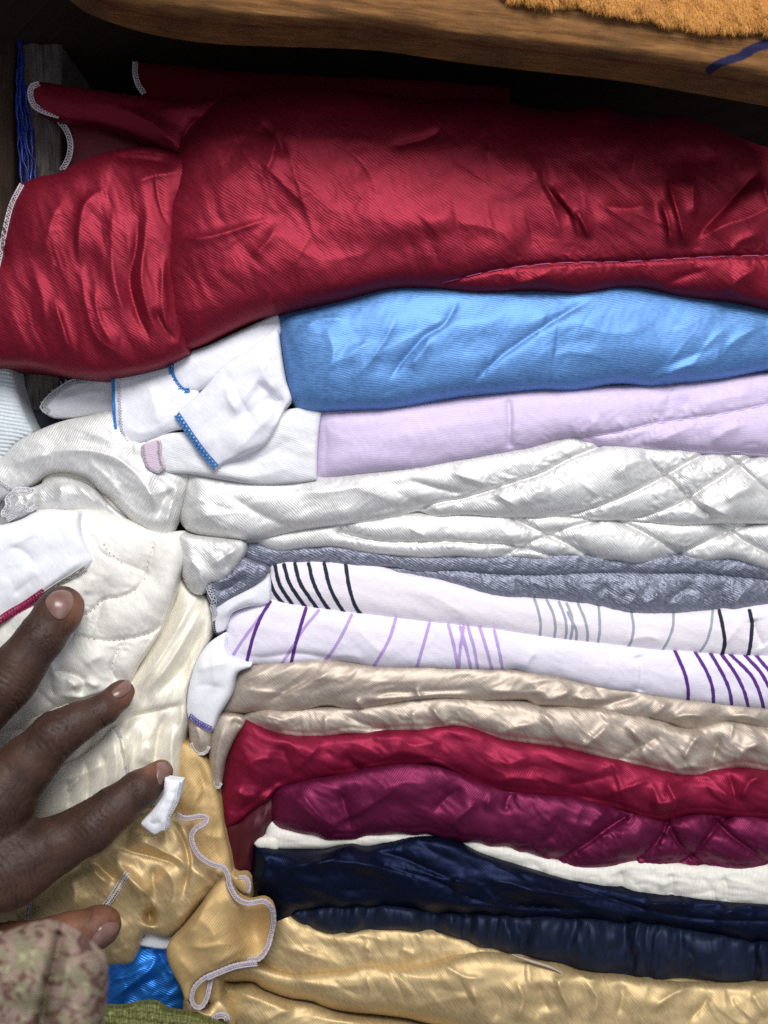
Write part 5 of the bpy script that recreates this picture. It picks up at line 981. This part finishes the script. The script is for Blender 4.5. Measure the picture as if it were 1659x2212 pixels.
overlock('overlock_edge', None, G("1215,1490 1240,1468 1275,1458 1310,1468 1322,1495"), M['t_pink'], gl_t, 10, 5, 1.5, 0, dep=-28, bead=3)

bs_t = thing('bed_sheet', 'small patch of bright blue satin sheet between gold bedspread and green straw', 'sheet', 320, 2200, 40, GL)
cloth('folds', G("540,1060 820,1030 1000,1030 1010,1100 1010,1230 1070,1330 1110,1480 1090,1600 500,1600"), M['bluesat'], bs_t, y0=70, bulge=36, r=60, skirt=200, edge=6,
    creases=[lambda x, y: 5 * fbm(x, y, -35, 90, 30, 271, 2) + 2 * fbm(x, y, -40, 70, 20, 272, 2, .5, True), crease(G("620,1400 720,1320 860,1210 940,1100"), 16, 12, 14), crease(G("700,1390 820,1290 960,1240"), -12, 14, 12), crease(G("600,1260 720,1250 860,1170"), 10, 12, 14), crease(G("900,1060 930,1150 1000,1260"), -10, 10, 12)])
ol_t = thing('straw_mat', 'plaited olive green straw mat edge at the bottom of the heap', 'mat', 340, 2250, -60, GL)
def plait(x, y):
    s = x + .45 * (y - 2180); r_ = (y - .12 * (x - 340)) / 17
    k = np.floor(r_); f = r_ - k
    u = s / 24 + .5 * (k % 2); g = u - np.floor(u)
    return 7 * np.sin(math.pi * f) ** .6 * (.35 + .65 * np.sin(math.pi * np.clip(g + .35 * (f - .5), 0, 1)) ** .7) + 2 * perlin(x / 9, y / 5, 281)
cloth('plaited_edge', "200,2176 240,2175 262,2175 300,2167 337,2167 360,2180 385,2186 410,2190 440,2200 480,2216 520,2260 520,2400 160,2400 160,2190", M['straw'], ol_t, y0=-40, bulge=30, r=36, skirt=10, edge=6, h=2.2, creases=[plait], sharp=(11, 12, 13))

# ================================================================ PERSON
per_t = thing('person', 'person in a camouflage sleeve reaching in with a bare hand spread over the cream bedding', 'person', -120, 1950, -200)
# signed distance of the hand, in px units: x right, y down (image), z = depth
def H(px, py, dep):                       # image place + depth -> px-space point
    f = (DPX + dep) / DPX
    return np.array([(px - 829.5) * f, (py - 1106) * f, dep], float)
def _low(d): return d if d > -100 else -100 + (d + 100) * .62
def rr(r, dep): return r * (DPX + dep) / DPX
RC = []
def chain(k, *j):
    j = [(q[0], q[1], _low(q[2]), q[3]) for q in j]
    for a, b in zip(j[:-1], j[1:]):
        RC.append((H(*a[:3]), H(*b[:3]), rr(a[3], a[2]), rr(b[3], b[2]), k))
# ring, middle and index fingers, thumb, and the back of the hand
chain(16, (134, 1312, -92, 45), (128, 1320, -100, 47), (88, 1378, -128, 49), (40, 1440, -150, 54), (12, 1478, -162, 57), (-50, 1550, -172, 54), (-120, 1630, -190, 64))
chain(16, (266, 1494, -52, 24), (256, 1504, -60, 28), (222, 1533, -86, 33), (170, 1560, -112, 42), (122, 1586, -138, 50), (60, 1650, -158, 60), (-20, 1738, -190, 82))
chain(16, (350, 1664, -58, 21), (342, 1672, -66, 27), (304, 1703, -96, 40), (250, 1744, -122, 46), (196, 1786, -146, 53), (120, 1826, -168, 61), (20, 1872, -200, 82))
chain(16, (222, 1999, -104, 38), (210, 2003, -112, 42), (150, 2016, -132, 42), (110, 2026, -142, 40), (20, 2046, -172, 48), (-110, 2068, -200, 62))
chain(40, (-120, 1630, -190, 64), (-290, 1800, -200, 84))
chain(40, (-20, 1738, -190, 82), (-280, 1840, -205, 92))
chain(40, (20, 1872, -200, 82), (-270, 1900, -205, 92))
chain(40, (-110, 2068, -200, 62), (-270, 1960, -200, 80))
chain(40, (-280, 1860, -200, 100), (-640, 1930, -230, 112))
chain(30, (-10, 1770, -170, 66), (10, 1840, -180, 70))
def sdf(p, full=True):
    d = np.full(len(p), 60.0)
    for a, b, ra, rb_, k in RC:
        lo = np.minimum(a - ra, b - rb_) - 75; hi = np.maximum(a + ra, b + rb_) + 75
        m = ((p >= lo) & (p <= hi)).all(1)
        if not m.any(): continue
        q = p[m]; ba = b - a; t = np.clip((q - a) @ ba / (ba @ ba), 0, 1)
        e = np.linalg.norm(q - a - t[:, None] * ba, axis=1) - (ra + (rb_ - ra) * t)
        o = d[m]; h = np.clip(k - np.abs(o - e), 0, None) / k
        d[m] = np.minimum(o, e) - h * h * h * k / 6
    return d
def grad(p, e=1.0):
    g = np.stack([sdf(p + np.eye(3)[i] * e) - sdf(p - np.eye(3)[i] * e) for i in range(3)], 1)
    return g / np.maximum(np.linalg.norm(g, axis=1, keepdims=True), 1e-9)
def surface_nets(lo, hi, h):
    n = np.ceil((hi - lo) / h).astype(int) + 1
    ax = [lo[i] + h * np.arange(n[i]) for i in range(3)]
    D = np.empty(n, np.float32)
    for i in range(0, n[0], 24):
        g = np.stack(np.meshgrid(ax[0][i:i+24], ax[1], ax[2], indexing='ij'), -1)
        D[i:i+24] = sdf(g.reshape(-1, 3)).reshape(g.shape[:3])
    s = D < 0
    c = [s[dx:n[0]-1+dx, dy:n[1]-1+dy, dz:n[2]-1+dz] for dx in (0,1) for dy in (0,1) for dz in (0,1)]
    cnt = sum(x.astype(int) for x in c); act = (cnt > 0) & (cnt < 8)
    I = np.argwhere(act); idx = np.full(act.shape, -1); idx[act] = np.arange(len(I))
    acc = np.zeros((len(I), 3)); num = np.zeros(len(I))
    cs = [(dx, dy, dz) for dx in (0,1) for dy in (0,1) for dz in (0,1)]
    for i, a in enumerate(cs):
        for b in cs[i+1:]:
            if sum(abs(a[k] - b[k]) for k in range(3)) != 1: continue
            da = D[I[:,0]+a[0], I[:,1]+a[1], I[:,2]+a[2]]; db = D[I[:,0]+b[0], I[:,1]+b[1], I[:,2]+b[2]]
            m = (da < 0) != (db < 0); t = np.where(m, da / np.where(m, da - db, 1), 0)
            p = np.array(a)[None] + t[:, None] * (np.array(b) - np.array(a))[None]
            acc[m] += p[m]; num[m] += 1
    V = lo + h * (I + acc / num[:, None])
    F = []
    for axx in range(3):
        u, v = (axx + 1) % 3, (axx + 2) % 3
        sl0 = [slice(None)] * 3; sl1 = [slice(None)] * 3; sl0[axx] = slice(0, -1); sl1[axx] = slice(1, None)
        a = s[tuple(sl0)]; b = s[tuple(sl1)]
        E = np.argwhere(a != b); ok = (E[:, u] > 0) & (E[:, v] > 0) & (E[:, u] < n[u] - 1) & (E[:, v] < n[v] - 1); E = E[ok]
        q = []
        for du, dv in ((1, 1), (0, 1), (0, 0), (1, 0)):
            e = E.copy(); e[:, u] -= du; e[:, v] -= dv; q.append(idx[e[:, 0], e[:, 1], e[:, 2]])
        q = np.stack(q, 1); fl = a[E[:, 0], E[:, 1], E[:, 2]]
        q[~fl] = q[~fl][:, ::-1]; F.append(q)
    return V, np.concatenate(F)
HV, HF = surface_nets(np.array([-1330., 110, -370]), np.array([-400., 1000, 0]), 3.4)
for _ in range(3):
    HV = HV - sdf(HV)[:, None] * grad(HV)
def hand_relief(p):
    """knuckle folds, tendons and fine lines, as a displacement along the normal"""
    h = np.zeros(len(p))
    f = (DPX + p[:, 2]) / DPX; X = p[:, 0] / f + 829.5; Y = p[:, 1] / f + 1106
    def bands(c, ang, ra, rc, lam, amp, seed, bend=.004):
        a, b = rot(X - c[0], Y - c[1], ang)      # a along the finger, b across
        wv = a + bend * b * b + 5 * perlin(b / 16, a / 26, seed)
        g = np.exp(-(a / ra)**2 - (b / rc)**4)
        n = 1 - np.abs(np.sin(math.pi * wv / lam))
        return -1.15 * amp * (n ** 3) * g * (.5 + .9 * np.clip(perlin(a / 14, b / 22, seed + 3) + .4, 0, 1))
    h += bands((88, 1375), -53, 24, 46, 8.5, 4.0, 301) + bands((12, 1480), -53, 40, 56, 12, 3.4, 302)
    h += bands((216, 1538), -36, 18, 30, 8, 3.6, 303) + bands((122, 1590), -38, 46, 50, 15, 3.2, 304, .006)
    h += bands((300, 1706), -40, 18, 34, 8, 3.4, 305) + bands((205, 1782), -38, 44, 52, 13, 3.6, 306, .006)
    h += bands((112, 2022), -8, 12, 40, 9, 4.0, 307) + bands((20, 1875), -30, 70, 70, 13, 2.2, 308) + bands((-20, 1740), -40, 60, 70, 13, 2.0, 309)
    h += 1.6 * perlin(X / 46, Y / 46, 310) + .5 * perlin(X / 15, Y / 15, 311)
    for c, rad, am in (((122, 1588), 44, 5), ((205, 1783), 44, 5), ((14, 1478), 46, 4), ((222, 1533), 26, 2), ((303, 1704), 26, 2)):
        h += am * np.exp(-(((X - c[0])**2 + (Y - c[1])**2) / rad**2))
    h += -.7 * (1 - np.abs(perlin(X / 26 + .6 * Y / 26, Y / 60 - .5 * X / 60, 312)) * 4).clip(0, 1) ** 2
    return h
Gn = grad(HV)
HV2 = HV + Gn * hand_relief(HV)[:, None]
def P2W(p): return np.stack([p[:, 0] * S, p[:, 2] * S, ZC - p[:, 1] * S], 1)
def skin_material():
    t = NT('dark brown skin'); tc = t.n('ShaderNodeTexCoord').outputs['Object']
    big = t.noise(tc, 55, 3, .55); mid = t.noise(tc, 400, 3, .6); at = t.n('ShaderNodeAttribute'); at.attribute_name = 'pad'
    col = t.ramp(big, [(.3, lin((57, 38, 31))), (.55, lin((73, 50, 40))), (.75, lin((85, 59, 47)))])
    col = t.mix(at.outputs['Fac'], col, lin((140, 92, 70)))
    at2 = t.n('ShaderNodeAttribute'); at2.attribute_name = 'fold'
    col = t.mix(t.math('MULTIPLY', at2.outputs['Fac'], .85), col, lin((28, 18, 18)))
    col = t.mix(t.math('MULTIPLY', t.math('SUBTRACT', mid, .35), .5), col, lin((48, 33, 32)))
    t.l(col, t.b.inputs['Base Color']); t.b.inputs['Roughness'].default_value = .54; t.b.inputs['Specular IOR Level'].default_value = .34
    vo = t.n('ShaderNodeTexVoronoi', feature='DISTANCE_TO_EDGE'); t.l(t.vscale(tc, (1, 1, 1.6)), vo.inputs['Vector']); vo.inputs['Scale'].default_value = 900
    hgt = t.math('ADD', t.math('MULTIPLY', t.math('MINIMUM', vo.outputs['Distance'], .18), 2.6), t.math('MULTIPLY', mid, .8))
    bp = t.n('ShaderNodeBump'); bp.inputs['Distance'].default_value = .00007; bp.inputs['Strength'].default_value = .9
    t.l(hgt, bp.inputs['Height']); t.l(bp.outputs[0], t.b.inputs['Normal'])
    t.b.inputs['Subsurface Weight'].default_value = .06; t.b.inputs['Subsurface Scale'].default_value = .002; t.b.inputs['Subsurface Radius'].default_value = (1, .4, .25)
    return t.m
M['skin'] = skin_material()
fH = (DPX + HV[:, 2]) / DPX; hx = HV[:, 0] / fH + 829.5; hy = HV[:, 1] / fH + 1106
pad = np.zeros(len(HV))
for c, rx in (((168, 1318), 34), ((274, 1500), 26), ((352, 1652), 26), ((322, 1655), 22), ((240, 1985), 60), ((150, 1995), 60), ((60, 2010), 50)):
    pad = np.maximum(pad, np.exp(-(((hx - c[0])**2 + (hy - c[1])**2) / rx**2)))
fold = np.clip(-hand_relief(HV) / 3.2, 0, 1)
hand = new_mesh('hand', P2W(HV2), [HF], M['skin'], per_t, attrs={'pad': pad * .85, 'fold': fold})
t = NT('fingernail'); tc = t.n('ShaderNodeTexCoord').outputs['Object']
t.l(t.ramp(t.noise(tc, 160, 2), [(.35, lin((112, 82, 76))), (.7, lin((138, 105, 96)))]), t.b.inputs['Base Color']); t.b.inputs['Roughness'].default_value = .28
t.b.inputs['Coat Weight'].default_value = .15
M['nail'] = t.m
def nail(outline, lift=1.6, puff=2.2):
    """a nail plate lying on the finger: its outline is dropped onto the skin surface"""
    C0 = spline(pt(outline), 4, closed=True); c = C0.mean(0); rings = [0, .2, .4, .6, .75, .88, .96, 1.0]
    px = np.concatenate([c[0] + (C0[:, 0] - c[0]) * k for k in rings]); py = np.concatenate([c[1] + (C0[:, 1] - c[1]) * k for k in rings])
    kk = np.repeat(rings, len(C0))
    z = np.full(len(px), -330.0)
    for _ in range(70):
        f = (DPX + z) / DPX; p = np.stack([(px - 829.5) * f, (py - 1106) * f, z], 1)
        d = sdf(p); z = np.where(z < 10, z + np.clip(d, -4, 8) * .8, z)
    # places beyond the finger's edge keep the depth of the nearest inner ring
    Z = z.reshape(len(rings), -1)
    for i in range(1, len(rings)):
        Z[i] = np.minimum(Z[i], Z[i-1] + 14)
    z = Z.ravel() - lift - puff * (1 - kk**4)
    n = len(C0); V = W3(px, py, z)
    rim = W3(px[-n:], py[-n:], z[-n:] + 7)
    V = np.concatenate([V, rim]); R = len(rings) + 1
    i = np.arange(R - 1)[:, None] * n; j = np.arange(n)[None]; k = (j + 1) % n
    F = np.stack([i + j, i + k, i + n + k, i + n + j], -1).reshape(-1, 4)
    return new_mesh('fingernail', V, [F], M['nail'], per_t)
nail("98,1302 104,1288 116,1278 134,1274 150,1278 158,1290 158,1306 150,1322 138,1336 126,1338 110,1326")
nail("241,1496 252,1484 268,1472 278,1468 283,1478 282,1490 272,1500 258,1508 248,1506")
nail("338,1650 350,1646 366,1648 371,1660 368,1674 356,1686 346,1696 340,1684 338,1668")
nail("200,2046 198,2030 206,2016 218,2000 236,1992 252,1994 258,2002 250,2016 236,2030 218,2042")
sleeve = cloth('sleeve', "-150,2030 0,2024 37,2012 70,2002 97,1998 124,2004 145,2014 165,2026 186,2042 204,2058 222,2080 226,2129 222,2180 216,2240 210,2400 -150,2400", M['camo'], per_t, y0=-700, bulge=105, r=85, skirt=14, edge=10, sharp=(0, 14, 15),
    creases=[lambda x, y: 7 * fbm(x, y, 80, 120, 60, 321, 2), crease('132,1990 122,2060 104,2130 90,2212 84,2300', -44, 8, 16, taper=.05), crease('150,2040 140,2120 130,2200', 9, 16, 12), crease('30,2040 60,2100 40,2200', 8, 22, 18)])
